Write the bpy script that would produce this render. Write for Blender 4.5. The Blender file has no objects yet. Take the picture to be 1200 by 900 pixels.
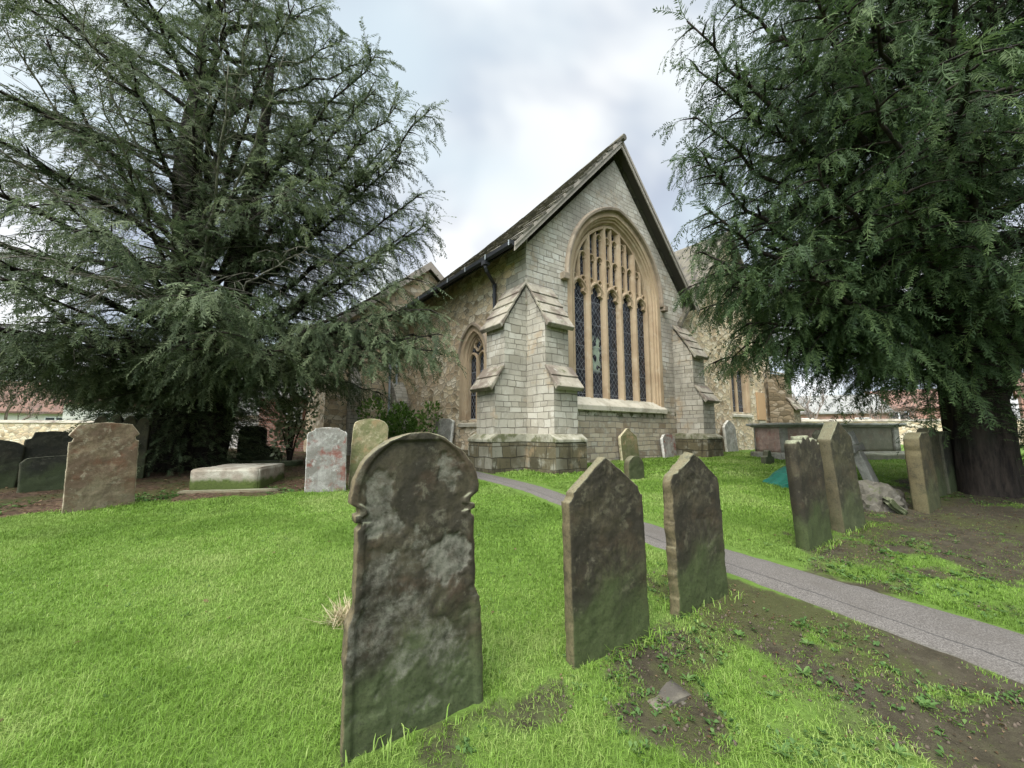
import bpy, bmesh, math, random
import numpy as np
from mathutils import Vector, Matrix, noise, geometry
random.seed(7); rng = np.random.default_rng(11)
R = math.radians
scene = bpy.context.scene
COL = scene.collection
EYE = 1.5

# ------------------------------------------------------------------ camera
cam = bpy.data.cameras.new('camera'); camo = bpy.data.objects.new('camera', cam); COL.objects.link(camo)
cam.sensor_width = 36; cam.lens = 14.07; cam.clip_start = .05; cam.clip_end = 2000
camo.location = (0, 0, EYE); camo.rotation_euler = (R(90) + .12, 0, 0)
scene.camera = camo
scene.view_settings.view_transform = 'Standard'; scene.view_settings.look = 'None'
scene.view_settings.exposure = 1.7; scene.view_settings.gamma = 1
scene.render.engine = 'CYCLES'
scene.cycles.max_bounces = 6

# ------------------------------------------------------------------ sky and sun
SUN_DIR = Vector((-.30, -.48, .82)).normalized()
w = bpy.data.worlds.new('World'); scene.world = w; w.use_nodes = True
nt = w.node_tree; nt.nodes.clear()
def NN(nt, t, **k):
    n = nt.nodes.new(t)
    for a, b in k.items(): setattr(n, a, b)
    return n
class G:
    """tiny node-graph helper"""
    def __init__(s, nt): s.nt = nt
    def put(s, sock, v):
        if v is None: return
        if isinstance(v, bpy.types.NodeSocket): s.nt.links.new(v, sock)
        elif isinstance(v, (tuple, list)) and len(v) == 3 and sock.type == 'RGBA': sock.default_value = (*v, 1)
        else: sock.default_value = v
    def math(s, op, a, b=None, c=None, clamp=False):
        n = s.nt.nodes.new('ShaderNodeMath'); n.operation = op; n.use_clamp = clamp
        for i, v in enumerate((a, b, c)): s.put(n.inputs[i], v)
        return n.outputs[0]
    def vmath(s, op, a, b=None):
        n = s.nt.nodes.new('ShaderNodeVectorMath'); n.operation = op
        s.put(n.inputs[0], a); s.put(n.inputs[1], b)
        return n.outputs[0]
    def scale(s, a, f):
        n = s.nt.nodes.new('ShaderNodeVectorMath'); n.operation = 'SCALE'
        s.put(n.inputs[0], a); s.put(n.inputs[3], f); return n.outputs[0]
    def sep(s, v):
        n = s.nt.nodes.new('ShaderNodeSeparateXYZ'); s.put(n.inputs[0], v); return n.outputs
    def comb(s, x, y, z):
        n = s.nt.nodes.new('ShaderNodeCombineXYZ')
        for i, v in enumerate((x, y, z)): s.put(n.inputs[i], v)
        return n.outputs[0]
    def noise(s, vec, scale, detail=4, rough=.6, col=False, dist=0):
        n = s.nt.nodes.new('ShaderNodeTexNoise'); s.put(n.inputs['Vector'], vec)
        n.inputs['Scale'].default_value = scale; n.inputs['Detail'].default_value = detail
        n.inputs['Roughness'].default_value = rough; n.inputs['Distortion'].default_value = dist
        return n.outputs['Color' if col else 'Fac']
    def vor(s, vec, scale, feature='F1', out='Distance', rnd=1.0):
        n = s.nt.nodes.new('ShaderNodeTexVoronoi'); n.feature = feature
        s.put(n.inputs['Vector'], vec); n.inputs['Scale'].default_value = scale
        n.inputs['Randomness'].default_value = rnd
        return n.outputs[out]
    def ramp(s, f, stops, interp='LINEAR'):
        n = s.nt.nodes.new('ShaderNodeValToRGB'); s.put(n.inputs[0], f); e = n.color_ramp
        e.interpolation = interp
        while len(e.elements) < len(stops): e.elements.new(.5)
        for el, (p, c) in zip(e.elements, stops):
            el.position = p; el.color = (*c, 1) if isinstance(c, (tuple, list)) else (c, c, c, 1)
        return n.outputs[0]
    def step(s, f, a, b):
        n = s.nt.nodes.new('ShaderNodeMapRange'); n.interpolation_type = 'SMOOTHSTEP'
        s.put(n.inputs[0], f); s.put(n.inputs[1], a); s.put(n.inputs[2], b)
        return n.outputs[0]
    def mix(s, f, a, b, mode='MIX'):
        n = s.nt.nodes.new('ShaderNodeMix'); n.data_type = 'RGBA'; n.blend_type = mode
        s.put(n.inputs[0], f); s.put(n.inputs[6], a); s.put(n.inputs[7], b)
        return n.outputs[2]
    def attr(s, name, out='Fac'):
        n = s.nt.nodes.new('ShaderNodeAttribute'); n.attribute_name = name; return n.outputs[out]
    def tc(s, out):
        n = s.nt.nodes.new('ShaderNodeTexCoord'); return n.outputs[out]
    def pos(s): return s.nt.nodes.new('ShaderNodeNewGeometry').outputs['Position']
    def bump(s, h, strength=.5, dist=.02, normal=None):
        n = s.nt.nodes.new('ShaderNodeBump'); s.put(n.inputs['Height'], h)
        n.inputs['Strength'].default_value = strength; n.inputs['Distance'].default_value = dist
        if normal is not None: s.put(n.inputs['Normal'], normal)
        return n.outputs[0]
g_ = G(nt)
sky = NN(nt, 'ShaderNodeTexSky', sky_type='NISHITA', sun_disc=False)
sky.sun_elevation = math.asin(SUN_DIR.z); sky.sun_rotation = math.atan2(SUN_DIR.x, SUN_DIR.y)
d = g_.tc('Generated'); dx, dy, dz = g_.sep(d)
den = g_.math('ADD', g_.math('MAXIMUM', dz, 0.0), .35)
pv = g_.comb(g_.math('DIVIDE', dx, den), g_.math('DIVIDE', dy, den), 0.0)
n1 = g_.noise(pv, 1.5, 4, .5, dist=.3); n2 = g_.noise(g_.vmath('ADD', pv, (3.1, 7.7, 0)), 1.1, 3, .5)
cl = g_.mix(g_.step(n1, .42, .58), (1.75, 1.93, 2.25), (3.4, 3.42, 3.38))
cl = g_.mix(g_.step(n2, .42, .66), cl, (2.4, 2.8, 3.0))
# overcast sky, boosted several times overhead, above the view, to light the ground
# and an added bright lobe round the sun, behind the camera, lights the walls
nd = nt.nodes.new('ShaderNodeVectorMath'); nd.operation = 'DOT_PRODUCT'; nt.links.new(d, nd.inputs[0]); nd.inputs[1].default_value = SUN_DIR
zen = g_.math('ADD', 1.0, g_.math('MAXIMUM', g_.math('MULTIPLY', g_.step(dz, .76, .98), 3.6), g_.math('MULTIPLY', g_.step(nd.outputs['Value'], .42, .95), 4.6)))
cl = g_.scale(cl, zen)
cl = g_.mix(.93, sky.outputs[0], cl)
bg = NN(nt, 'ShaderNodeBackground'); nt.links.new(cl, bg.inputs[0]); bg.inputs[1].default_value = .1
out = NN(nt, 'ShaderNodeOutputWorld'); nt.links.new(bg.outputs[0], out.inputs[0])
sl = bpy.data.lights.new('sun', 'SUN'); sl.energy = 1.5; sl.angle = R(35); sl.color = (1, .95, .87)
so = bpy.data.objects.new('sun', sl); COL.objects.link(so)
so.rotation_euler = SUN_DIR.to_track_quat('Z', 'Y').to_euler()

# ------------------------------------------------------------------ object helpers
def tag(o, label=None, cat=None, group=None, kind=None):
    if label: o['label'] = label
    if cat: o['category'] = cat
    if group: o['group'] = group
    if kind: o['kind'] = kind
    return o
def empty(name, loc=(0, 0, 0), rz=0):
    o = bpy.data.objects.new(name, None); COL.objects.link(o)
    o.location = loc; o.rotation_euler = (0, 0, rz); o.empty_display_size = .2
    return o
def link(name, me, mat, parent=None):
    o = bpy.data.objects.new(name, me); COL.objects.link(o)
    if mat: me.materials.append(mat)
    if parent: o.parent = parent
    return o
def np_mesh(name, V, F, mat, parent=None, attrs=None, smooth=False):
    """V (n,3); F (m,k) faces all of k corners"""
    V = np.asarray(V, dtype=np.float32); F = np.asarray(F, dtype=np.int32)
    me = bpy.data.meshes.new(name); k = F.shape[1]
    me.vertices.add(len(V)); me.vertices.foreach_set('co', V.ravel())
    me.loops.add(F.size); me.loops.foreach_set('vertex_index', F.ravel())
    me.polygons.add(len(F)); me.polygons.foreach_set('loop_start', np.arange(0, F.size, k, dtype=np.int32))
    me.polygons.foreach_set('loop_total', np.full(len(F), k, dtype=np.int32))
    me.update(calc_edges=True)
    for nm, (dom, arr) in (attrs or {}).items():
        a = me.attributes.new(nm, 'FLOAT', dom); a.data.foreach_set('value', np.asarray(arr, dtype=np.float32))
    if smooth: me.polygons.foreach_set('use_smooth', np.ones(len(F), dtype=bool))
    return link(name, me, mat, parent)
def box_uv(bm, off=(0, 0)):
    uv = bm.loops.layers.uv.verify(); bm.normal_update()
    for f in bm.faces:
        n = f.normal
        for l in f.loops:
            c = l.vert.co
            if abs(n.z) > .93: l[uv].uv = (c.x + off[0], c.y + off[1])
            else:
                h = math.hypot(n.x, n.y); tx, ty = -n.y / h, n.x / h
                l[uv].uv = (c.x * tx + c.y * ty + off[0], c.z / max(h, .35) + off[1])
class MB:
    """collects boxes, prisms, tubes and polygons; build() links them as ONE mesh"""
    def __init__(s): s.bm = bmesh.new()
    def poly(s, pts):
        return s.bm.faces.new([s.bm.verts.new(p) for p in pts])
    def hexa(s, p):   # 8 points: bottom 4 ccw, top 4 ccw
        v = [s.bm.verts.new(q) for q in p]
        for f in ((3, 2, 1, 0), (4, 5, 6, 7), (0, 1, 5, 4), (1, 2, 6, 5), (2, 3, 7, 6), (3, 0, 4, 7)):
            s.bm.faces.new([v[i] for i in f])
    def box(s, a, b):
        x0, y0, z0 = a; x1, y1, z1 = b
        s.hexa([(x0, y0, z0), (x1, y0, z0), (x1, y1, z0), (x0, y1, z0), (x0, y0, z1), (x1, y0, z1), (x1, y1, z1), (x0, y1, z1)])
    def prism(s, pts, vec):   # planar polygon swept along vec
        vec = Vector(vec); n = len(pts)
        a = [s.bm.verts.new(p) for p in pts]; b = [s.bm.verts.new(Vector(p) + vec) for p in pts]
        s.bm.faces.new(a[::-1]); s.bm.faces.new(b)
        for i in range(n): s.bm.faces.new((a[i], a[(i + 1) % n], b[(i + 1) % n], b[i]))
    def tube(s, pts, rad, k=8, cap=True):
        pts = [Vector(p) for p in pts]; rings = []
        up = Vector((0, 0, 1))
        for i, p in enumerate(pts):
            t = (pts[min(i + 1, len(pts) - 1)] - pts[max(i - 1, 0)]).normalized()
            a = t.cross(up if abs(t.z) < .95 else Vector((1, 0, 0))).normalized(); b = t.cross(a)
            r = rad[i] if hasattr(rad, '__len__') else rad
            rings.append([s.bm.verts.new(p + a * r * math.cos(6.2832 * j / k) + b * r * math.sin(6.2832 * j / k)) for j in range(k)])
        for q, q2 in zip(rings, rings[1:]):
            for j in range(k): s.bm.faces.new((q[j], q[(j + 1) % k], q2[(j + 1) % k], q2[j]))
        if cap: s.bm.faces.new(rings[0][::-1]); s.bm.faces.new(rings[-1])
    def build(s, name, mat, parent=None, bevel=0, smooth=False, uv=True, jitter=0, recalc=True):
        bm = s.bm
        if recalc: bmesh.ops.recalc_face_normals(bm, faces=bm.faces)
        if bevel:
            ed = [e for e in bm.edges if len(e.link_faces) == 2 and e.calc_face_angle(0) > .5]
            bmesh.ops.bevel(bm, geom=ed, offset=bevel, segments=1, affect='EDGES', clamp_overlap=True)
        if jitter:
            for v in bm.verts: v.co += noise.noise_vector(v.co * 5) * jitter
        if uv: box_uv(bm)
        me = bpy.data.meshes.new(name); bm.to_mesh(me); bm.free()
        if smooth: me.polygons.foreach_set('use_smooth', np.ones(len(me.polygons), dtype=bool))
        return link(name, me, mat, parent)

# ------------------------------------------------------------------ materials
def mat(name, fn, rough=.85, spec=.3):
    m = bpy.data.materials.new(name); m.use_nodes = True; n = m.node_tree; n.nodes.clear()
    o = n.nodes.new('ShaderNodeOutputMaterial'); b = n.nodes.new('ShaderNodeBsdfPrincipled')
    n.links.new(b.outputs[0], o.inputs[0])
    b.inputs['Roughness'].default_value = rough; b.inputs['Specular IOR Level'].default_value = spec
    g = G(n); r = fn(g) or {}
    for k, v in r.items(): g.put(b.inputs[k], v)
    return m
def flat(name, c, rough=.8, var=.25, sc=6):
    def fn(g):
        f = g.noise(g.tc('Object'), sc, 5, .65)
        return {'Base Color': g.mix(f, tuple(x * (1 - var) for x in c), tuple(x * (1 + var) for x in c)), 'Normal': g.bump(f, .3, .01)}
    return mat(name, fn, rough)

def ashlar(name, c1, c2, c3, mortar, row=.135, width=.33, dirt=.5, brown_below=None):
    def fn(g):
        uv = g.tc('UV'); u, v, _ = g.sep(uv)
        wob = g.noise(uv, 2.3, 2, .5, True)
        wx, wy, _ = g.sep(wob)
        # courses of unequal height, slightly wavering joints
        v2 = g.math('ADD', v, g.math('MULTIPLY', g.math('SINE', g.math('MULTIPLY', v, 9.3)), .028))
        v2 = g.math('ADD', v2, g.math('MULTIPLY', g.math('SUBTRACT', wy, .5), .06))
        u2 = g.math('ADD', u, g.math('MULTIPLY', g.math('SUBTRACT', wx, .5), .16))
        def bricks(off):
            b = g.nt.nodes.new('ShaderNodeTexBrick'); g.put(b.inputs['Vector'], g.comb(u2, v2, 0.0))
            b.offset = .43; b.squash = .62; b.squash_frequency = 3
            b.inputs['Scale'].default_value = 1; b.inputs['Brick Width'].default_value = width; b.inputs['Row Height'].default_value = row
            b.inputs['Mortar Size'].default_value = .009; b.inputs['Mortar Smooth'].default_value = .35
            g.put(b.inputs['Color1'], (0, 0, 0)); g.put(b.inputs['Color2'], (1, 1, 1)); g.put(b.inputs['Mortar'], (.5, .5, .5))
            return b
        b = bricks(0); rnd = b.outputs['Color']; mf = b.outputs['Fac']
        o = g.tc('Object')
        big = g.noise(o, .8, 3, .6); fine = g.noise(o, 14, 6, .7); mid = g.noise(o, 4.5, 5, .65)
        c = g.ramp(rnd, [(0, c2), (.35, c1), (.75, c1), (1, c3)])
        c = g.mix(g.step(mid, .5, .72), c, c3)
        c = g.mix(g.step(big, .42, .66), c, tuple(x * .66 for x in c1))
        c = g.mix(g.math('MULTIPLY', g.step(g.noise(g.vmath('ADD', o, (5, 5, 5)), 1.7, 5, .65), .56, .68), .55), c, (.30, .21, .12))
        c = g.mix(g.math('MULTIPLY', g.step(fine, .52, .75), .45), c, tuple(x * .45 for x in c2))
        if brown_below:
            z = g.sep(o)[2]
            lowm = g.math('MULTIPLY', g.math('SUBTRACT', 1.0, g.step(z, brown_below - .35, brown_below + .12)), .75)
            brown = g.ramp(rnd, [(0, (.17, .125, .08)), (.5, (.30, .245, .165)), (1, (.40, .34, .24))])
            c = g.mix(lowm, c, g.mix(g.step(mid, .5, .62), brown, (.30, .28, .22)))
            mossm = g.math('MULTIPLY', g.step(mid, .5, .6), g.math('SUBTRACT', 1.0, g.step(g.math('ABSOLUTE', g.math('SUBTRACT', z, brown_below)), .04, .22)))
            c = g.mix(mossm, c, (.07, .075, .025))
        st = g.noise(g.vmath('MULTIPLY', o, (3, 3, .35)), 2.0, 4, .6)
        c = g.mix(g.math('MULTIPLY', g.step(st, .55, .75), dirt), c, tuple(x * .3 for x in c1))
        c = g.mix(g.math('MULTIPLY', mf, g.math('ADD', .45, g.math('MULTIPLY', g.step(g.noise(o, 3, 2), .35, .6), .55))), c, mortar)
        h = g.math('ADD', g.math('MULTIPLY', mf, -1.0), g.math('ADD', g.math('MULTIPLY', fine, .5), g.math('MULTIPLY', rnd, .35)))
        return {'Base Color': c, 'Normal': g.bump(h, .8, .02)}
    return mat(name, fn, .9, .2)
def rubble(name, cols, mortar, sx=3.9, sy=6.8, dirt=.4):
    def fn(g):
        uv = g.tc('UV'); o = g.tc('Object')
        wob = g.vmath('SUBTRACT', g.noise(uv, 5, 3, .6, True), (.5, .5, .5))
        p = g.vmath('ADD', g.vmath('MULTIPLY', uv, (sx, sy, 1)), g.scale(wob, .55))
        cell = g.vor(p, 1, 'F1', 'Color', .85); ed = g.vor(p, 1, 'DISTANCE_TO_EDGE', 'Distance', .85)
        r, gg, bb = g.sep(cell)
        fine = g.noise(o, 16, 6, .7); mid = g.noise(o, 3, 5, .6)
        n = len(cols)
        c = g.ramp(r, [(i / (n - 1), k) for i, k in enumerate(cols)])
        c = g.mix(g.math('MULTIPLY', g.step(fine, .45, .75), .5), c, tuple(x * .5 for x in cols[0]))
        mo = g.math('SUBTRACT', 1.0, g.step(ed, .02, .11))
        c = g.mix(g.math('MULTIPLY', mo, g.math('ADD', .25, g.math('MULTIPLY', g.step(mid, .4, .6), .65))), c, mortar)
        c = g.mix(g.math('MULTIPLY', g.math('SUBTRACT', 1.0, g.step(ed, .0, .05)), .75), c, (.09, .07, .045))
        c = g.mix(g.math('MULTIPLY', g.step(mid, .5, .75), dirt), c, (.12, .10, .07))
        h = g.math('ADD', g.math('MINIMUM', g.math('MULTIPLY', ed, 4.0), 1.0), g.math('MULTIPLY', fine, .5))
        return {'Base Color': c, 'Normal': g.bump(h, .55, .018)}
    return mat(name, fn, .92, .2)
def weathered(name, base, dark, light, moss=.3, mosscol=(.06, .075, .02), sc=2.0, rough=.85):
    """dressed stone with black crust, pale lichen and moss"""
    def fn(g):
        o = g.pos()
        a = g.noise(o, sc, 6, .62); b = g.noise(g.vmath('ADD', o, (9, 4, 2)), sc * 2.7, 6, .7); f = g.noise(o, 40, 4, .7)
        c = g.mix(g.step(a, .44, .62), base, dark)
        c = g.mix(g.math('MULTIPLY', g.step(b, .52, .7), .8), c, light)
        c = g.mix(g.math('MULTIPLY', g.step(g.noise(g.vmath('ADD', o, (1, 14, 5)), sc * 1.6, 5, .65), .62 - moss * .3, .78 - moss * .3), .85 if moss > 0 else 0.0), c, mosscol)
        c = g.mix(g.math('MULTIPLY', f, .35), c, tuple(x * .5 for x in dark))
        return {'Base Color': c, 'Normal': g.bump(g.math('ADD', b, g.math('MULTIPLY', f, .5)), .5, .015)}
    return mat(name, fn, rough, .25)
M = {}
M['ashlar'] = ashlar('ashlar_stone', (.45, .41, .345), (.31, .275, .225), (.55, .525, .47), (.16, .14, .115), row=.125, width=.33, brown_below=2.0, dirt=.25)
M['ashlar_butt'] = ashlar('buttress_stone', (.37, .34, .28), (.25, .225, .175), (.46, .43, .37), (.13, .115, .09), row=.135, width=.34, dirt=.4)
M['plinth'] = ashlar('plinth_stone', (.10, .085, .05), (.045, .04, .024), (.22, .21, .165), (.035, .03, .02), row=.20, width=.36, dirt=.9)
M['rubble'] = rubble('rubble_stone', [(.24, .18, .11), (.48, .37, .24), (.56, .45, .30), (.66, .58, .45), (.42, .31, .20), (.58, .45, .29)], (.52, .45, .34))
M['rubble_dark'] = rubble('dark_rubble_stone', [(.10, .08, .05), (.18, .14, .09), (.23, .18, .12), (.28, .24, .18)], (.12, .10, .07))
M['quoin'] = weathered('dressed_quoin_stone', (.46, .44, .36), (.33, .31, .24), (.54, .52, .46), 0, sc=1.5)
M['tan'] = weathered('window_stone', (.46, .345, .225), (.36, .26, .165), (.52, .42, .30), 0, sc=1.2)
M['hood'] = weathered('hood_stone', (.34, .27, .20), (.20, .16, .12), (.42, .36, .28), 0, sc=2)
M['cap'] = weathered('weathering_stone', (.30, .27, .21), (.15, .12, .095), (.42, .40, .34), .25, sc=2.2)
M['sill'] = weathered('sill_stone', (.50, .46, .37), (.34, .31, .24), (.56, .53, .46), .12, sc=2)
M['coping'] = weathered('mossy_coping', (.33, .31, .24), (.15, .14, .09), (.44, .42, .35), .5, (.08, .085, .03), sc=2.4)
M['slate'] = weathered('stone_slates', (.13, .115, .085), (.07, .062, .05), (.26, .24, .18), .2, (.09, .085, .03), sc=3)
M['barge'] = flat('weathered_timber', (.27, .235, .20), .85, .35, 9)
M['iron'] = flat('black_iron', (.025, .026, .03), .5, .2)
M['soffit'] = flat('dark_soffit', (.06, .05, .042), .9)
M['lead'] = flat('grey_lead', (.30, .32, .34), .6, .2)
M['shingle'] = weathered('oak_shingles', (.30, .31, .32), (.22, .23, .23), (.38, .39, .40), 0, sc=4)

def glass_fn(px, pz, wob):
    def fn(g):
        o = g.tc('Object'); x, y, z = g.sep(o)
        wv = g.vmath('SUBTRACT', g.noise(o, 7, 2, .5, True), (.5, .5, .5)); wx, wy, wz = g.sep(g.scale(wv, wob))
        x = g.math('ADD', g.math('ADD', x, y), wx); z2 = g.math('ADD', z, wz)
        a = g.math('ADD', g.math('DIVIDE', x, px), g.math('DIVIDE', z2, pz)); b = g.math('SUBTRACT', g.math('DIVIDE', x, px), g.math('DIVIDE', z2, pz))
        la = g.math('ABSOLUTE', g.math('SUBTRACT', g.math('FRACT', a), .5)); lb = g.math('ABSOLUTE', g.math('SUBTRACT', g.math('FRACT', b), .5))
        ln = g.step(g.math('MAXIMUM', la, lb), .435, .475)
        hb = g.step(g.math('ABSOLUTE', g.math('SUBTRACT', g.math('FRACT', g.math('DIVIDE', z, .62)), .5)), .475, .49)
        ln = g.math('MAXIMUM', ln, g.math('MULTIPLY', hb, .7))
        q = g.vor(g.vmath('MULTIPLY', o, (1, 1, 1)), 9, 'F1', 'Color'); r = g.sep(q)[0]
        pane = g.ramp(r, [(0, (.008, .009, .013)), (.6, (.016, .018, .026)), (.9, (.035, .038, .05)), (1, (.06, .045, .05))])
        # the pale figure in the second light
        px_ = g.math('ABSOLUTE', g.math('SUBTRACT', g.sep(o)[0], 2.66)); pz_ = g.math('ABSOLUTE', g.math('SUBTRACT', g.sep(o)[2], 3.55))
        fig = g.math('MULTIPLY', g.math('SUBTRACT', 1.0, g.step(px_, .1, .2)), g.math('SUBTRACT', 1.0, g.step(pz_, .35, .55)))
        fig = g.math('MULTIPLY', fig, g.step(r, .3, .5))
        pane = g.mix(fig, pane, (.30, .36, .27))
        c = g.mix(ln, pane, (.17, .18, .20))
        return {'Base Color': c, 'Roughness': g.math('ADD', .18, g.math('MULTIPLY', ln, .5)), 'Normal': g.bump(g.math('ADD', r, g.math('MULTIPLY', ln, 2)), .35, .01)}
    return fn
M['glass'] = mat('leaded_glass', glass_fn(.15, .19, .085), .2, .3)
M['glass_plain'] = mat('small_leaded_glass', glass_fn(.13, .18, .02), .2, .3)

# ------------------------------------------------------------------ ground
def gh(y):
    return .88 * (1 - math.exp(-y / 5.0)) if y > 0 else max(y * .17, -1.2)
def ghn(Y): return np.where(Y > 0, .88 * (1 - np.exp(-np.maximum(Y, 0) / 5.0)), np.maximum(Y * .17, -1.2))
PL = np.array([(2.95, 1.20), (2.43, 2.06), (2.08, 2.60), (1.69, 3.19), (1.25, 3.80), (.68, 5.06), (.20, 6.1), (-.62, 7.3), (-2.3, 9.3), (-5.2, 12.9)])
PU = np.array([(3.62, 1.55), (2.99, 2.49), (2.49, 3.07), (1.97, 3.70), (1.49, 4.52), (.74, 6.0), (.36, 6.75), (-.3, 7.7), (-1.7, 9.9), (-4.6, 13.4)])
def seg_dist(P, A):   # distance from points to polyline
    dm = np.full(len(P), 1e9)
    for a, b in zip(A[:-1], A[1:]):
        ab = b - a; t = np.clip(((P - a) @ ab) / (ab @ ab), 0, 1)
        dm = np.minimum(dm, np.hypot(*(P - a - t[:, None] * ab).T))
    return dm
PC = (PL + PU) / 2
PW = np.hypot(*(PU - PL).T).mean() / 2
def sstep(x, a, b):
    t = np.clip((x - a) / (b - a), 0, 1); return t * t * (3 - 2 * t)
# cheap value noise for numpy
_T = rng.random((256, 256))
def vnoise(x, y):
    xi = np.floor(x).astype(int); yi = np.floor(y).astype(int); fx = x - xi; fy = y - yi
    fx = fx * fx * (3 - 2 * fx); fy = fy * fy * (3 - 2 * fy)
    a = _T[xi % 256, yi % 256]; b = _T[(xi + 1) % 256, yi % 256]; c = _T[xi % 256, (yi + 1) % 256]; d_ = _T[(xi + 1) % 256, (yi + 1) % 256]
    return (a * (1 - fx) + b * fx) * (1 - fy) + (c * (1 - fx) + d_ * fx) * fy
def fbm(x, y, s, o=4):
    v = 0; a = .5; t = 0
    for i in range(o): v = v + a * vnoise(x * s + 17 * i, y * s + 31 * i); t += a; a *= .55; s *= 2.1
    return v / t
def side_of(P, a, b):   # signed distance, + on the left of a->b
    a = np.array(a); b = np.array(b); dd = (b - a) / np.hypot(*(b - a)); q = P - a
    return dd[0] * q[:, 1] - dd[1] * q[:, 0]
def polyline_side(P, A):
    best = np.full(len(P), 1e9); sg = np.zeros(len(P))
    for a, b in zip(A[:-1], A[1:]):
        ab = b - a; t = np.clip(((P - a) @ ab) / (ab @ ab), 0, 1)
        dd = np.hypot(*(P - a - t[:, None] * ab).T); cr = ab[0] * (P[:, 1] - a[1]) - ab[1] * (P[:, 0] - a[0])
        u = dd < best; best = np.where(u, dd, best); sg = np.where(u, np.sign(cr), sg)
    return best * sg
FEET = []   # worn ground round the headstones: (x, y, radius)
def lawn(P):
    """0 bare earth .. 1 full lawn"""
    X, Y = P[:, 0], P[:, 1]; n = fbm(X, Y, 1.3) - .5; n2 = fbm(X + 50, Y, 4.0) - .5
    L = np.ones(len(P))
    # leaf litter under the left-hand yew
    dl = polyline_side(P, np.array([(-14, 2.6), (-5.9, 4.6), (-4.66, 5.45), (-3.03, 5.95), (-1.8, 6.5), (-1.6, 9.0)]))
    L *= 1 - .97 * sstep(dl + n * .7 + n2 * .25, -.12, .25) * (X < -1.2)
    # worn earth under the right-hand yew
    rb = polyline_side(P, np.array([(1.9, 3.2), (2.15, 3.85), (3.3, 4.6), (4.6, 6.2), (7, 7.4), (11, 8.2)]))
    m = sstep(-rb + n * .9 + n2 * .4, -.1, .55)
    under = sstep(np.hypot(X - 6.0, Y - 5.3), 3.6, 1.2)
    L = np.where(X > 1.6, L * (1 - m * (.50 + .55 * under + 1.5 * n2 + .5 * n)), L)
    # muddy strip between the front stones and the path
    pd = polyline_side(P, PL)
    strip = sstep(pd, .0, .06) * sstep(pd + .5 * n + .3 * n2, 1.35, .35) * sstep(Y, 3.7, 3.0) * sstep(X + .5 * n, .5, 1.15)
    L *= 1 - strip * np.clip(.62 + 2.4 * n + 2.4 * n2, 0, 1)
    L *= 1 - .35 * sstep(X, .1, .9) * sstep(Y, 3.0, 2.2) * np.clip(.6 + 3 * n2 + n, 0, 1)
    front = sstep(np.hypot(X - .75, Y - 2.0), .55, .2)
    L *= 1 - front * np.clip(.45 + 2.0 * n2 + n, 0, 1)
    for (fx, fy, r) in FEET:
        L *= 1 - .6 * sstep(np.hypot(X - fx, Y - fy) + n2 * .4 + n * .2, r, r * .3)
    return np.clip(L, 0, 1)
def on_path(P, grow=0.0):
    return seg_dist(P, PC) < PW + grow
FEET += [(-.30, 1.72, .28), (.70, 2.22, .30), (1.36, 2.66, .34), (2.9, 3.7, .45), (3.6, 4.15, .4), (5.1, 5.0, .6), (.05, 1.9, .2), (.95, 2.45, .3), (1.6, 2.85, .35)]

def axis(lo, hi, st, far):
    a = list(np.arange(lo, hi + 1e-6, st)); s = st
    x = hi
    while x < far: s *= 1.35; x += s; a.append(x)
    x = lo; s = st
    while x > -far: s *= 1.35; x -= s; a.insert(0, x)
    return np.array(a)
gx = axis(-9, 9.5, .06, 900); gy = axis(.6, 11.5, .06, 900)
XX, YY = np.meshgrid(gx, gy); P = np.stack([XX.ravel(), YY.ravel()], 1)
near = (np.abs(P[:, 0]) < 14) & (P[:, 1] > -2) & (P[:, 1] < 16)
bumpz = (fbm(P[:, 0], P[:, 1], 2.2) - .5) * .05 + (fbm(P[:, 0] + 9, P[:, 1], 9.0) - .5) * .025
pth = sstep(seg_dist(P, PC), PW + .05, PW + .3)
Z = ghn(P[:, 1]) + np.where(near, bumpz * pth, 0) - .002 * (1 - pth)
lw = lawn(P); lw = np.where(near, lw, np.where(P[:, 1] > 11, .85, .9))
nx, ny = len(gx), len(gy)
idx = np.arange(nx * ny).reshape(ny, nx)
Fq = np.stack([idx[:-1, :-1].ravel(), idx[:-1, 1:].ravel(), idx[1:, 1:].ravel(), idx[1:, :-1].ravel()], 1)
def ground_fn(g):
    p = g.pos(); L = g.attr('lawn')
    a = g.noise(p, 1.1, 4, .6); b = g.noise(p, 9, 6, .7); f = g.noise(p, 60, 5, .75)
    x, y, z = g.sep(p)
    soil = g.ramp(b, [(.25, (.020, .017, .010)), (.5, (.046, .039, .025)), (.75, (.080, .069, .048))])
    litter = g.ramp(g.vor(p, 26, 'F1', 'Color'), [(0, (.03, .02, .012)), (.5, (.075, .045, .028)), (1, (.15, .095, .06))])
    soil = g.mix(g.step(x, -1.6, -2.4), soil, litter)
    soil = g.mix(g.math('MULTIPLY', g.step(g.math('ADD', a, g.math('MULTIPLY', g.math('SUBTRACT', b, .5), .5)), .44, .60), .75), soil, (.052, .060, .017))    # moss
    sod = g.mix(b, (.062, .112, .017), (.120, .20, .034))
    c = g.mix(g.step(g.math('ADD', L, g.math('MULTIPLY', g.math('SUBTRACT', b, .5), .5)), .3, .65), soil, sod)
    c = g.mix(g.math('MULTIPLY', f, .4), c, (.03, .025, .015))
    return {'Base Color': c, 'Normal': g.bump(g.math('ADD', g.math('MULTIPLY', b, .6), g.math('MULTIPLY', f, .4)), .9, .03)}
M['ground'] = mat('turf_and_earth', ground_fn, .95, .15)
ground = np_mesh('ground', np.stack([P[:, 0], P[:, 1], Z], 1), Fq, M['ground'], attrs={'lawn': ('POINT', lw)}, smooth=True)
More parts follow.
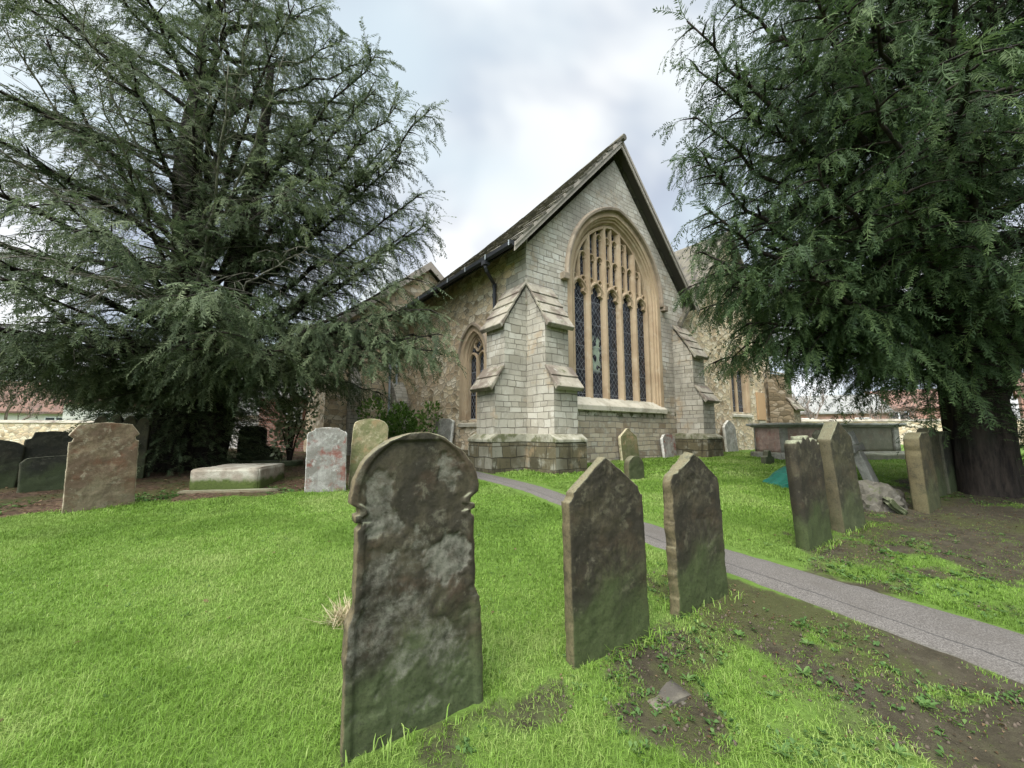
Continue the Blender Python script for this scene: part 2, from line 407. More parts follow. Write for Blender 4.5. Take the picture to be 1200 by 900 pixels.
tag(ground, kind='structure')
def zt(x, y):
    """terrain height incl. the small bumps"""
    q = np.array([[x, y]]); b = (fbm(q[:, 0], q[:, 1], 2.2) - .5) * .05 + (fbm(q[:, 0] + 9, q[:, 1], 9.0) - .5) * .025
    return float(gh(y) + b[0])

# asphalt path
def resample(A, st=.12):
    s = np.concatenate([[0], np.cumsum(np.hypot(*np.diff(A, axis=0).T))]); t = np.linspace(0, s[-1], int(s[-1] / st))
    # smooth by Catmull-like cubic through numpy polynomial of local linear + box filter
    q = np.stack([np.interp(t, s, A[:, 0]), np.interp(t, s, A[:, 1])], 1)
    k = np.ones(9) / 9; e = np.pad(q, ((4, 4), (0, 0)), mode='edge')
    return np.stack([np.convolve(e[:, i], k, 'valid') for i in (0, 1)], 1)
n_ = 140
a_ = resample(PL, .05); b_ = resample(PU, .05)
ai = a_[np.linspace(0, len(a_) - 1, n_).astype(int)]; bi = b_[np.linspace(0, len(b_) - 1, n_).astype(int)]
rows = []
for k in range(9):
    t = k / 8; q = ai * (1 - t) + bi * t
    if k in (0, 8): q = q + (np.stack([fbm(q[:, 0], q[:, 1], 3.0), fbm(q[:, 0] + 40, q[:, 1], 3.0)], 1) - .5) * .09 + (rng.random((n_, 2)) - .5) * .03
    rows.append(np.column_stack([q, ghn(q[:, 1]) - .010 + .030 * (1 - (2 * t - 1) ** 4)]))
Vp = np.concatenate(rows); ip = np.arange(9 * n_).reshape(9, n_)
Fp = np.stack([ip[:-1, :-1].ravel(), ip[:-1, 1:].ravel(), ip[1:, 1:].ravel(), ip[1:, :-1].ravel()], 1)
cr = np.repeat(np.linspace(0, 1, 9), n_)
def path_fn(g):
    p = g.pos(); f = g.noise(p, 130, 3, .8); b = g.noise(p, 3, 5, .65); e = g.attr('across')
    c = g.mix(g.step(f, .38, .66), (.055, .048, .042), (.150, .136, .122))
    c = g.mix(g.math('MULTIPLY', g.step(b, .45, .7), .55), c, (.065, .056, .046))
    wob = g.math('ADD', e, g.math('MULTIPLY', g.math('SUBTRACT', g.noise(p, 6, 4), .5), .10))
    crack = g.math('SUBTRACT', 1.0, g.step(g.math('ABSOLUTE', g.math('SUBTRACT', wob, .27)), .004, .016))
    c = g.mix(g.math('MULTIPLY', crack, .8), c, (.03, .028, .025))
    edge = g.step(g.math('ABSOLUTE', g.math('SUBTRACT', wob, .5)), .40, .5)
    c = g.mix(g.math('MULTIPLY', edge, .75), c, (.06, .058, .035))
    return {'Base Color': c, 'Normal': g.bump(g.math('SUBTRACT', f, crack), .5, .01)}
M['path'] = mat('worn_asphalt', path_fn, .75, .4)
tag(np_mesh('path', Vp, Fp, M['path'], attrs={'across': ('POINT', cr)}, smooth=True), kind='structure')

# ------------------------------------------------------------------ the church (local x along the east wall, y along the south wall)
CH = empty('parish_church', (.318, 8.6, 0), math.atan2(.60876, .79335))
tag(CH, 'pale stone medieval church with large traceried east window and stone slate roof', 'church')
SC = 3.28; WID = 6.56; EAVE = 5.72; APEX = 9.34
def arch(cx, a, zs, off, n=18, bottom=None):
    """pointed arch, centres off from the axis; left foot to right foot"""
    Rr = a + off; t1 = math.acos(off / Rr); pts = []
    for i in range(n + 1):
        t = t1 * i / n; pts.append((cx + off - Rr * math.cos(t), zs + Rr * math.sin(t)))
    for i in range(n - 1, -1, -1):
        t = t1 * i / n; pts.append((cx - off + Rr * math.cos(t), zs + Rr * math.sin(t)))
    if bottom is not None: pts = [(cx - a, bottom)] + pts + [(cx + a, bottom)]
    return pts
def wall_with_holes(outline, holes, to3, name, m, parent):
    polys = [[Vector((p[0], p[1], 0)) for p in q] for q in [outline] + holes]
    tri = geometry.tessellate_polygon(polys); fl = [v for q in polys for v in q]
    mb = MB(); vs = [mb.bm.verts.new(to3(v.x, v.y)) for v in fl]
    for t in tri:
        try: mb.bm.faces.new([vs[i] for i in t])
        except ValueError: pass
    return mb
def ribbon(mb, A, B):   # skin between two open 3-D polylines
    a = [mb.bm.verts.new(p) for p in A]; b = [mb.bm.verts.new(p) for p in B]
    for i in range(len(A) - 1): mb.bm.faces.new((a[i], a[i + 1], b[i + 1], b[i]))
def bar(mb, pts, prof, to3, close=False):
    """sweep a profile [(across, depth)] along a 2-D polyline with mitred joints"""
    pts = [Vector(p) for p in pts]; n = len(pts); rings = []
    for i, p in enumerate(pts):
        d0 = (p - pts[i - 1]).normalized() if i else (pts[1] - p).normalized()
        d1 = (pts[i + 1] - p).normalized() if i < n - 1 else d0
        t = (d0 + d1); t = t.normalized() if t.length > 1e-4 else d0
        nn = Vector((-t.y, t.x)); k = 1 / max(.5, nn.dot(Vector((-d0.y, d0.x))))
        rings.append([mb.bm.verts.new(to3(p.x + nn.x * a * k, p.y + nn.y * a * k, dp)) for a, dp in prof])
    m_ = len(prof)
    for q, r in zip(rings, rings[1:]):
        for j in range(m_): mb.bm.faces.new((q[j], q[(j + 1) % m_], r[(j + 1) % m_], r[j]))
    mb.bm.faces.new(rings[0][::-1]); mb.bm.faces.new(rings[-1])
OFF = .39
ZS, SILL = 5.3, 2.40
A_OUT, A_IN = 1.83, 1.645
# east wall
outl = [(0, 0), (WID, 0), (WID, EAVE), (SC, APEX - .12), (0, EAVE)]
hole = arch(SC, A_OUT, ZS, OFF, bottom=SILL - .28)
mb = wall_with_holes(outl, [hole], lambda x, z: (x, 0, z), 'wall', None, None)
east = mb.build('east_wall', M['ashlar'], CH)
# splayed jamb in tan stone with two hollow mouldings
mb = MB()
prev = None
for k, (aa, yy) in enumerate([(1.83, 0.0), (1.82, .035), (1.775, .045), (1.76, .09), (1.71, .10), (1.69, .15), (1.65, .19), (1.645, .50)]):
    ln = [(x, yy, z) for x, z in arch(SC, aa, ZS, OFF, bottom=SILL - .28 + (.28 * min(yy, .3) / .3))]
    if prev: ribbon(mb, prev, ln)
    prev = ln
WIN = mb.build('window', M['tan'], CH); WIN['label'] = 'great five light pointed window with tan stone tracery'
# flush band of tan stones round the opening
mb = MB()
bar(mb, arch(SC, 1.905, ZS, OFF, bottom=SILL - .26), [(-.075, -.006), (.075, -.006), (.075, .02), (-.075, .02)], lambda x, z, y: (x, y, z))
mb.build('surround', M['tan'], WIN)
mb = MB()
bar(mb, [(SC - 2.17, ZS - .05)] + arch(SC, 2.02, ZS, OFF) + [(SC + 2.17, ZS - .05)], [(-.05, -.10), (.03, -.115), (.055, -.06), (.055, .02), (-.05, .02)], lambda x, z, y: (x, y, z))
mb.box((SC - 2.22, -.14, ZS - .15), (SC - 2.03, .02, ZS + .02)); mb.box((SC + 2.03, -.14, ZS - .15), (SC + 2.22, .02, ZS + .02))
mb.build('hood_mould', M['hood'], WIN, bevel=.012)
mb = MB()
mb.prism([(SC - 2.0, -.09, SILL - .37), (SC - 2.0, -.09, SILL - .24), (SC - 2.0, .18, SILL - .02), (SC - 2.0, .55, SILL - .02), (SC - 2.0, .55, SILL - .37)], (4.0, 0, 0))
mb.build('sill', M['sill'], WIN, bevel=.012)
mb = MB(); gp = arch(SC, A_IN + .02, ZS, OFF, bottom=SILL - .05)
mb.poly([(x, .31, z) for x, z in gp]); mb.build('glass', M['glass'], WIN)
# tracery
def arch_top(x, a=A_IN):
    dx = abs(x - SC); Rr = a + OFF; return ZS + math.sqrt(max(0, Rr * Rr - (dx + OFF) ** 2))
T3 = lambda x, z, y: (x, y - .12, z)
mb = MB()
PITCH = .662
for k in range(4):
    x = SC + (k - 1.5) * PITCH
    bar(mb, [(x, SILL - .06), (x, arch_top(x) - .01)], [(-.035, .27), (.035, .27), (.075, .36), (.075, .50), (-.075, .50), (-.075, .36)], T3)
bar(mb, arch(SC, A_IN - .035, ZS, OFF, bottom=SILL - .06), [(-.045, .283), (.02, .283), (.055, .35), (.055, .49), (-.055, .49), (-.055, .35)], T3)
mul = mb.build('mullion', M['tan'], WIN)
mb = MB()
def head(cx, hw, zs, dep, wd, off=0.06, cusp=True, y0=.30):
    pr = [(-wd * .4, y0), (wd * .4, y0), (wd, y0 + .05), (wd, y0 + dep), (-wd, y0 + dep), (-wd, y0 + .05)]
    pts = arch(cx, hw, zs, hw * .35, 7)
    bar(mb, pts, pr, T3)
    if cusp:
        for s in (-1, 1):
            q = [(cx + s * hw * .98, zs + .01), (cx + s * hw * .55, zs + hw * .28), (cx + s * hw * .62, zs + hw * .62), (cx + s * hw * .30, zs + hw * .95)]
            bar(mb, q, [(-wd * .35, y0 + .031), (wd * .35, y0 + .031), (wd * .5, y0 + .07), (wd * .5, y0 + dep - .02), (-wd * .5, y0 + dep - .02), (-wd * .5, y0 + .07)], T3)
for k in range(5):
    cx = SC + (k - 2) * PITCH
    head(cx, PITCH / 2 - .03, 5.08, .16, .045, y0=.302)
    # little eyelets over each head
    for s in (-1, 1):
        ex, ez = cx + s * .17, 5.50
        if ez + .12 < arch_top(ex):
            bar(mb, [(ex + .085 * math.cos(t * math.pi / 5), ez + .085 * math.sin(t * math.pi / 5)) for t in range(11)], [(-.012, .333), (.012, .333), (.022, .36), (.022, .45), (-.022, .45), (-.022, .36)], T3)
for k in range(-2, 3):
    x = SC + k * PITCH; top = arch_top(x)
    if top > 5.7: bar(mb, [(x, 5.43), (x, top - .01)], [(-.02, .312), (.02, .312), (.042, .36), (.042, .47), (-.042, .47), (-.042, .36)], T3)
for k in range(-4, 4):
    cx = SC + (k + .5) * PITCH / 2; top = min(arch_top(cx - .13), arch_top(cx + .13))
    for zs in (6.06, 6.72):
        if zs + .26 < top + .04: head(cx, PITCH / 4 - .015, zs, .13, .028, y0=.322)
        elif top > zs - .25 and top - .22 > 5.7 and zs == 6.06: head(cx, PITCH / 4 - .015, top - .33, .13, .028, y0=.322)
    if 6.5 < top: bar(mb, [(cx - .15, 6.06), (cx + .15, 6.06)], [(-.02, .343), (.02, .343), (.02, .44), (-.02, .44)], T3) if False else None
mb.build('tracery', M['tan'], WIN)
# south wall, rubble, with a two-light window; y runs along the wall
SLEN = 6.6
SW_C, SW_A, SW_ZS = 2.20, .52, 3.45
hole = arch(SW_C, SW_A, SW_ZS, .22, 10, bottom=1.82)
mb = wall_with_holes([(0.0, 0), (SLEN, 0), (SLEN, EAVE + .25), (0.0, EAVE + .25)], [hole], lambda y, z: (0, y, z), 'wall', None, None)
mb.build('south_wall', M['rubble'], CH)
mb = MB()
for z0, z1, L in [(4.55 + i * .3, 4.835 + i * .3, (.75 if i % 2 else .42)) for i in range(5)]:
    mb.prism([(-.004, .004, z0), (-.004, L, z0), (.04, L, z0), (.04, .004, z0)], (0, 0, z1 - z0))
mb.build('quoin', M['ashlar_butt'], CH)
def side_window(cx, a, zs, off, zb, to3, name_label=None, splay=.07, nl=2):
    """a pointed window; to3(along, z, depth) puts it in its wall"""
    mb = MB(); prev = None
    for aa, yy in [(a, 0), (a - .015, .05), (a - splay, .08), (a - splay, .3)]:
        ln = [to3(x, z, yy) for x, z in arch(cx, aa, zs, off, 10, bottom=zb)]
        if prev: ribbon(mb, prev, ln)
        prev = ln
    wn = mb.build('window', M['tan'], CH)
    mb = MB(); bar(mb, arch(cx, a + .075, zs, off, 10, bottom=zb), [(-.075, -.008), (.075, -.008), (.075, .015), (-.075, .015)], to3); mb.build('surround', M['tan'], wn)
    mb = MB(); bar(mb, arch(cx, a + .18, zs, off, 10), [(-.03, -.07), (.03, -.07), (.045, .01), (-.045, .01)], to3)
    if a > .4: mb.build('hood_mould', M['hood'], wn)
    else: mb.bm.free()
    mb = MB(); mb.poly([to3(x, z, .2) for x, z in arch(cx, a - splay + .01, zs, off, 10, bottom=zb)]); mb.build('glass', M['glass_plain'], wn)
    mb = MB(); Rr = a - splay + off
    pr = [(-.02, .11), (.02, .11), (.045, .15), (.045, .25), (-.045, .25), (-.045, .15)]
    bar(mb, arch(cx, a - splay - .02, zs, off, 10, bottom=zb), [(-.03, .118), (.01, .118), (.03, .15), (.03, .245), (-.03, .245), (-.03, .15)], to3)
    if nl == 2:
        bar(mb, [(cx, zb), (cx, zs + .02)], pr, to3)
        h2 = (a - splay) / 2
        for s in (-1, 1):
            bar(mb, arch(cx + s * h2, h2 - .01, zs - .12, h2 * .3, 6), [(-.015, .123), (.015, .123), (.03, .15), (.03, .24), (-.03, .24), (-.03, .15)], to3)
        zc = zs + .36
        for q in range(4):
            t0 = q * math.pi / 2
            bar(mb, [(cx + .085 * math.cos(t0) + .085 * math.cos(t0 + t), zc + .085 * math.sin(t0) + .085 * math.sin(t0 + t)) for t in np.linspace(-1.7, 1.7, 7)], [(-.012, .127 + q * .003), (.012, .127 + q * .003), (.022, .15), (.022, .235), (-.022, .235), (-.022, .15)], to3)
    mb.build('tracery', M['tan'], wn)
    mb = MB()
    p0 = [to3(cx - a - .12, zb - .18, -.06), to3(cx - a - .12, zb - .10, -.06), to3(cx - a - .12, zb + .03, .2), to3(cx - a - .12, zb - .18, .2)]
    vec = Vector(to3(cx + a + .12, 0, 0)) - Vector(to3(cx - a - .12, 0, 0)); mb.prism(p0, vec); mb.build('sill', M['sill'], wn)
    return wn
side_window(SW_C, SW_A, SW_ZS, .22, 1.82, lambda y, z, d_: (d_, y, z))
# angle buttresses
def buttress(face, x0, x1, name='buttress', mirror=False, plinth_mat='plinth', z_top=4.78, body='ashlar_butt', plin=True):
    """face 'e' projects along -y over x0..x1; face 's' projects along -x over y0..y1"""
    def P3(t, q, z):  # t along the wall, q outwards
        return (t, -q, z) if face == 'e' else (-q, t, z)
    up, lo, pl = .60, .84, .98
    mb = MB()
    prof = [(0, 0), (lo, 0), (lo, 2.46), (up, 2.86), (up, 3.80), (-.0, z_top - .06)]
    mb.prism([P3(x0, q, z) for q, z in prof], Vector(P3(x1, 0, 0)) - Vector(P3(x0, 0, 0)))
    b = mb.build(name, M[body], CH)
    # weatherings: overlapping sloping slabs
    mb = MB()
    def slabs(q0, z0, q1, z1, n, th=.055, over=.05, lip=.07):
        for i in range(n):
            a0, a1 = i / n, (i + 1) / n
            A = Vector((q0 + (q1 - q0) * a0, z0 + (z1 - z0) * a0)); B = Vector((q0 + (q1 - q0) * a1, z0 + (z1 - z0) * a1))
            dd = (B - A).normalized(); nn = Vector((-dd.y, dd.x)); nn = nn if nn.y > 0 else -nn
            o_ = over if i < n else 0
            lo_ = A - dd * lip * (1 if i == 0 else .55)
            q = [lo_ + nn * (.004 + .02), B + nn * .006, B + nn * th, lo_ + nn * (th + .03)]
            if i == 0: q[0] = lo_ + nn * .004 - Vector((0, .03))
            mb.prism([P3(x0 - o_, p.x, p.y) for p in q], Vector(P3(x1 + o_, 0, 0)) - Vector(P3(x0 - o_, 0, 0)))
    slabs(up + .06, 3.76, .02, z_top, 4)
    mb.build('weathering_cap', M['cap'], b, bevel=.01)
    mb = MB()
    slabs(lo + .06, 2.42, up + .005, 2.86, 2)
    mb.build('weathering_cap', M['cap'], b, bevel=.01)
    if plin:
        mb = MB()
        mb.prism([P3(x0 - .11, 0, 0), P3(x0 - .11, pl, 0), P3(x0 - .11, pl, 1.28), P3(x0 - .11, pl - .03, 1.30), P3(x0 - .11, 0, 1.30)], Vector(P3(x1 + .11, 0, 0)) - Vector(P3(x0 - .11, 0, 0)))
        mb.build('plinth', M[plinth_mat], b, bevel=.01)
        mb = MB()
        mb.prism([P3(x0 - .115, pl + .02, 1.30), P3(x0 - .115, pl + .02, 1.36), P3(x0 - .115, lo, 1.47), P3(x0 - .115, 0, 1.47), P3(x0 - .115, 0, 1.303)], Vector(P3(x1 + .115, 0, 0)) - Vector(P3(x0 - .115, 0, 0)))
        mb.build('plinth_coping', M['coping'], b, bevel=.01)
    return b
buttress('e', .006, .68); buttress('s', -.0, .67); buttress('e', 5.88, 6.554)
b = buttress('e', 13.0, 13.75, z_top=4.0, body='rubble_dark', plin=False)
# corner fillet stones behind the two cap heads
mb = MB(); mb.prism([(-.03, -.03, 4.3), (.10, -.03, 4.3), (.10, .06, 4.3), (-.03, .06, 4.3)], (0, 0, .62)); mb.build('quoin', M['cap'], CH, bevel=.03)
# long low plinth course of the south wall and of the east wall
mb = MB(); mb.prism([(-.12, .9, 0), (-.12, .9, .95), (0.001, .9, 1.05), (0.001, .9, 0)], (0, 5.6, 0)); mb.build('plinth', M['plinth'], CH)
# roof: courses of stone slates on the south slope, plain north slope
SLOPE = math.atan2(APEX - EAVE, SC)
mb = MB()
rd = Vector((math.cos(SLOPE), 0, math.sin(SLOPE))); rn = Vector((-math.sin(SLOPE), 0, math.cos(SLOPE)))
E0 = Vector((-.50, 0, EAVE + .12 - .50 * math.tan(SLOPE) + .22))
LEN = (SC + .50) / math.cos(SLOPE) + .02
rr = random.Random(5)
s0 = 0; row = 0
while s0 < LEN - .05:
    hgt = .30 - .10 * s0 / LEN; y = -.30
    while y < SLEN + .2:
        wd = rr.uniform(.22, .48); j = rr.uniform(-.02, .02); th = rr.uniform(.022, .04); rise = .035 + rr.uniform(0, .02)
        s1 = min(LEN, s0 + hgt + .12)
        A = E0 + rd * (s0 + j) + rn * rise; B = E0 + rd * s1 + rn * .006
        y0_ = y + (rr.uniform(-.03, .03) if y < -.25 else .004); y1_ = y + wd - .006
        p = [A + Vector((0, y0_, 0)), A + Vector((0, y1_, 0)), B + Vector((0, y1_, 0)), B + Vector((0, y0_, 0))]
        mb.hexa([*p, *[q + rn * th for q in p]]); y += wd
    s0 += hgt; row += 1
def sag(mb):
    for v in mb.bm.verts: v.co.z -= .12 * max(0, v.co.y) * max(0, min(1, 1 - abs(v.co.x - SC) / (SC + .5)))
sag(mb)
RF = mb.build('roof', M['slate'], CH)
mb = MB()
def mir(v): return Vector((2 * SC - v.x, v.y, v.z))
top = E0 + rd * LEN
mb.hexa([mir(E0) + Vector((0, -.27, 0)), mir(top) + Vector((0, -.27, 0)), mir(top) + Vector((0, SLEN, 0)), mir(E0) + Vector((0, SLEN, 0)),
         mir(E0) + Vector((0.06, -.27, .07)), mir(top) + Vector((0, -.27, .09)), mir(top) + Vector((0, SLEN, .09)), mir(E0) + Vector((.06, SLEN, .07))])
sag(mb); mb.build('roof_slope', M['slate'], RF)
mb = MB(); mb.tube([top + Vector((0, -.38, .03)), top + Vector((0, SLEN, .03))], .09, 8); sag(mb); mb.build('ridge', M['slate'], RF)
# soffit boards and verge boards
mb = MB()
for mm in (lambda v: v, mir):
    a = E0 - rn * .03; b2 = top - rn * .03
    mb.hexa([mm(a) + Vector((0, -.24, 0)), mm(b2) + Vector((0, -.24, 0)), mm(b2) + Vector((0, .02, 0)), mm(a) + Vector((0, .02, 0)),
             mm(a) + Vector((0, -.24, .025)), mm(b2) + Vector((0, -.24, .025)), mm(b2) + Vector((0, .02, .025)), mm(a) + Vector((0, .02, .025))])
mb.build('verge_soffit', M['soffit'], RF)
mb = MB()
for mm in (lambda v: v, mir):
    for dep, y0, y1, dn in ((.20, -.275, -.245, .03), (.09, -.30, -.278, .02)):
        a = E0 - rd * .02 + rn * .03; b2 = top + rn * .03
        dv = Vector((0, 0, -dep))
        mb.hexa([mm(a) + Vector((0, y0, 0)) + dv, mm(b2) + Vector((0, y0, 0)) + dv * 1.3, mm(b2) + Vector((0, y1, 0)) + dv * 1.3, mm(a) + Vector((0, y1, 0)) + dv,
                 mm(a) + Vector((0, y0, 0)), mm(b2) + Vector((0, y0, 0)), mm(b2) + Vector((0, y1, 0)), mm(a) + Vector((0, y1, 0))])
mb.build('bargeboard', M['barge'], RF, uv=False)
# moulded cornice strip right under the verge on the wall
mb = MB()
ex = E0.x; ez = E0.z
mb.hexa([(ex + .02, .0, ez - .10), (.0, .0, ez + .42 - .12), (.0, SLEN, ez + .42 - .12), (ex + .02, SLEN, ez - .10),
         (ex + .02, .0, ez - .07), (.0, .0, ez + .46 - .12), (.0, SLEN, ez + .46 - .12), (ex + .02, SLEN, ez - .07)])
mb.build('eave_soffit', M['soffit'], RF)
mb = MB()
gxx = ex - .06
mb.prism([(gxx - .07, 0, ez + .03), (gxx - .055, 0, ez - .05), (gxx, 0, ez - .085), (gxx + .055, 0, ez - .05), (gxx + .07, 0, ez + .03)], (0, SLEN + .1, 0))
mb.bm.verts.ensure_lookup_table()
for v in mb.bm.verts: v.co.y -= .26
GU = mb.build('gutter', M['iron'], CH)
for k in range(8):
    mb = MB(); mb.box((gxx - .078, -.2 + k * .9, ez - .07), (gxx - .07, -.17 + k * .9, ez + .05)); mb.build('gutter_bracket', M['lead'], GU)
mb = MB()
py = 1.12
mb.tube([(gxx, py - .32, ez - .05), (gxx, py - .32, ez - .22), (gxx + .03, py - .31, ez - .28), (-.12, py - .02, ez - .40), (-.085, py, ez - .47), (-.085, py, 4.2), (-.085, py, 1.0)], .042, 10)
for zz in (ez - .50, 4.75, 3.4, 2.2): mb.tube([(-.085, py, zz), (-.085, py, zz + .10)], .055, 10)
mb.box((gxx - .07, py - .40, ez - .16), (gxx + .07, py - .24, ez - .06))
mb.build('downpipe', M['iron'], CH, uv=False)

# nave with its own east gable beyond the chancel
NV = 6.5; NX0, NX1, NAP = -2.6, 3.9, 7.55
nz0 = NAP - (.65 - NX0) * .86
mb = MB(); mb.poly([(NX0, NV, 0), (1.2, NV, 0), (1.2, NV, NAP - .55 * .86 - .1), (.65, NV, NAP - .1), (NX0, NV, nz0 - .1)]); mb.poly([(NX0, NV, 0), (NX0, NV, nz0 - .1), (NX0, NV + 10, nz0 - .1), (NX0, NV + 10, 0)])
mb.build('nave_wall', M['rubble'], CH)
mb = MB()
mb.hexa([(NX0 - .45, NV - .25, nz0 - .39), (.65, NV - .25, NAP), (.65, NV + 10, NAP), (NX0 - .45, NV + 10, nz0 - .39),
         (NX0 - .45, NV - .25, nz0 - .29), (.65, NV - .25, NAP + .1), (.65, NV + 10, NAP + .1), (NX0 - .45, NV + 10, nz0 - .29)])
mb.hexa([(.653, NV - .25, NAP), (3.9, NV - .25, NAP - 2.8), (3.9, NV + 10, NAP - 2.8), (.653, NV + 10, NAP),
         (.653, NV - .25, NAP + .1), (3.9, NV - .25, NAP - 2.7), (3.9, NV + 10, NAP - 2.7), (.653, NV + 10, NAP + .1)])
mb.build('nave_roof', M['slate'], CH)
mb = MB()
mb.hexa([(NX0 - .45, NV - .29, nz0 - .55), (.65, NV - .29, NAP - .16), (.65, NV - .255, NAP - .16), (NX0 - .45, NV - .255, nz0 - .55),
         (NX0 - .45, NV - .29, nz0 - .27), (.65, NV - .29, NAP + .12), (.65, NV - .255, NAP + .12), (NX0 - .45, NV - .255, nz0 - .27)])
mb.hexa([(.653, NV - .29, NAP - .16), (2.5, NV - .29, NAP - 1.76), (2.5, NV - .255, NAP - 1.76), (.653, NV - .255, NAP - .16),
         (.653, NV - .29, NAP + .12), (2.5, NV - .29, NAP - 1.48), (2.5, NV - .255, NAP - 1.48), (.653, NV - .255, NAP + .12)])
mb.build('bargeboard', M['barge'], CH, uv=False)
mb = MB(); mb.prism([(-.55, NV, 0), (-.55, NV - .55, 0), (-.55, NV - .55, 2.5), (-.55, NV - .3, 2.9), (-.55, NV, 3.2)], (.42, 0, 0)); mb.build('buttress', M['ashlar_butt'], CH)
mb = MB(); mb.prism([(-1.95, NV - .001, 0), (-1.95, NV - .4, 0), (-1.95, NV - .4, 3.0), (-1.95, NV, 3.6)], (.3, 0, 0)); mb.build('buttress', M['ashlar_butt'], CH)
side_window(-1.15, .36, 2.9, .2, 1.5, lambda x, z, d_: (x, NV + d_ - .02, z), nl=1)
mb = MB()
for xx in (-.95, -.72): mb.tube([(xx + .32, NV - .06, 0), (xx + .32, NV - .06, 4.2)], .04, 8)
mb.build('drainpipe', M['lead'], CH, uv=False)
# shingled spire with its weather vane
sp = Vector((1.9, 14, 0)); mb = MB()
rings = []
for z, r in ((7.8, 1.9), (8.2, 1.55), (9.4, 1.0), (10.9, .40), (12.0, .03)):
    rings.append([mb.bm.verts.new((sp.x + r * math.cos(6.2832 * (k + .5) / 8), sp.y + r * math.sin(6.2832 * (k + .5) / 8), z)) for k in range(8)])
for q, q2 in zip(rings, rings[1:]):
    for j in range(8): mb.bm.faces.new((q[j], q[(j + 1) % 8], q2[(j + 1) % 8], q2[j]))
SPI = mb.build('spire', M['shingle'], CH)
mb = MB(); mb.tube([(sp.x, sp.y, 11.9), (sp.x, sp.y, 14.3)], [.045, .02], 6)
for z, L in ((13.1, .28), (13.5, .36)):
    mb.box((sp.x - L, sp.y - .015, z), (sp.x + L, sp.y + .015, z + .035)); mb.box((sp.x - .015, sp.y - L, z + .04), (sp.x + .015, sp.y + L, z + .075))
mb.prism([(sp.x - .4, sp.y, 14.0), (sp.x + .15, sp.y, 13.95), (sp.x + .45, sp.y, 13.85), (sp.x + .35, sp.y, 14.1), (sp.x + .45, sp.y, 14.35), (sp.x + .1, sp.y, 14.12)], (0, .02, 0))
mb.build('weather_vane', M['iron'], SPI, uv=False)

# north chapel beside the chancel
CX0, CX1, CAP, CEV = 6.56, 13.75, 9.1, 5.2; CM = (CX0 + CX1) / 2
W2 = 10.75
hole = arch(W2, .72, 3.7, .25, 10, bottom=2.25)
mb = wall_with_holes([(CX0, 0), (CX1, 0), (CX1, CEV), (CM, CAP), (CX0, CEV)], [hole], lambda x, z: (x, .15, z), 'wall', None, None)
mb.build('chapel_wall', M['rubble'], CH)
side_window(W2, .72, 3.7, .25, 2.25, lambda x, z, d_: (x, .15 + d_, z))
mb = MB()
for s in (-1, 1):
    mb.hexa([(CM + s * (CX1 - CM + .35), -.15, CEV - .38), (CM + s * .003, -.15, CAP + .02), (CM + s * .003, 10, CAP + .02), (CM + s * (CX1 - CM + .35), 10, CEV - .38),
             (CM + s * (CX1 - CM + .35), -.15, CEV - .24), (CM + s * .003, -.15, CAP + .16), (CM + s * .003, 10, CAP + .16), (CM + s * (CX1 - CM + .35), 10, CEV - .24)])
mb.build('chapel_roof', M['slate'], CH)
mb = MB(); mb.box((12.1, .09, 2.0), (12.85, .14, 3.1)); M['ply'] = flat('plywood', (.42, .27, .15), .8, .15, 2); mb.build('boarded_panel', M['ply'], CH)
mb = MB(); mb.box((12.2, .10, .8), (12.8, .14, 1.95)); mb.build('panel', M['quoin'], CH)
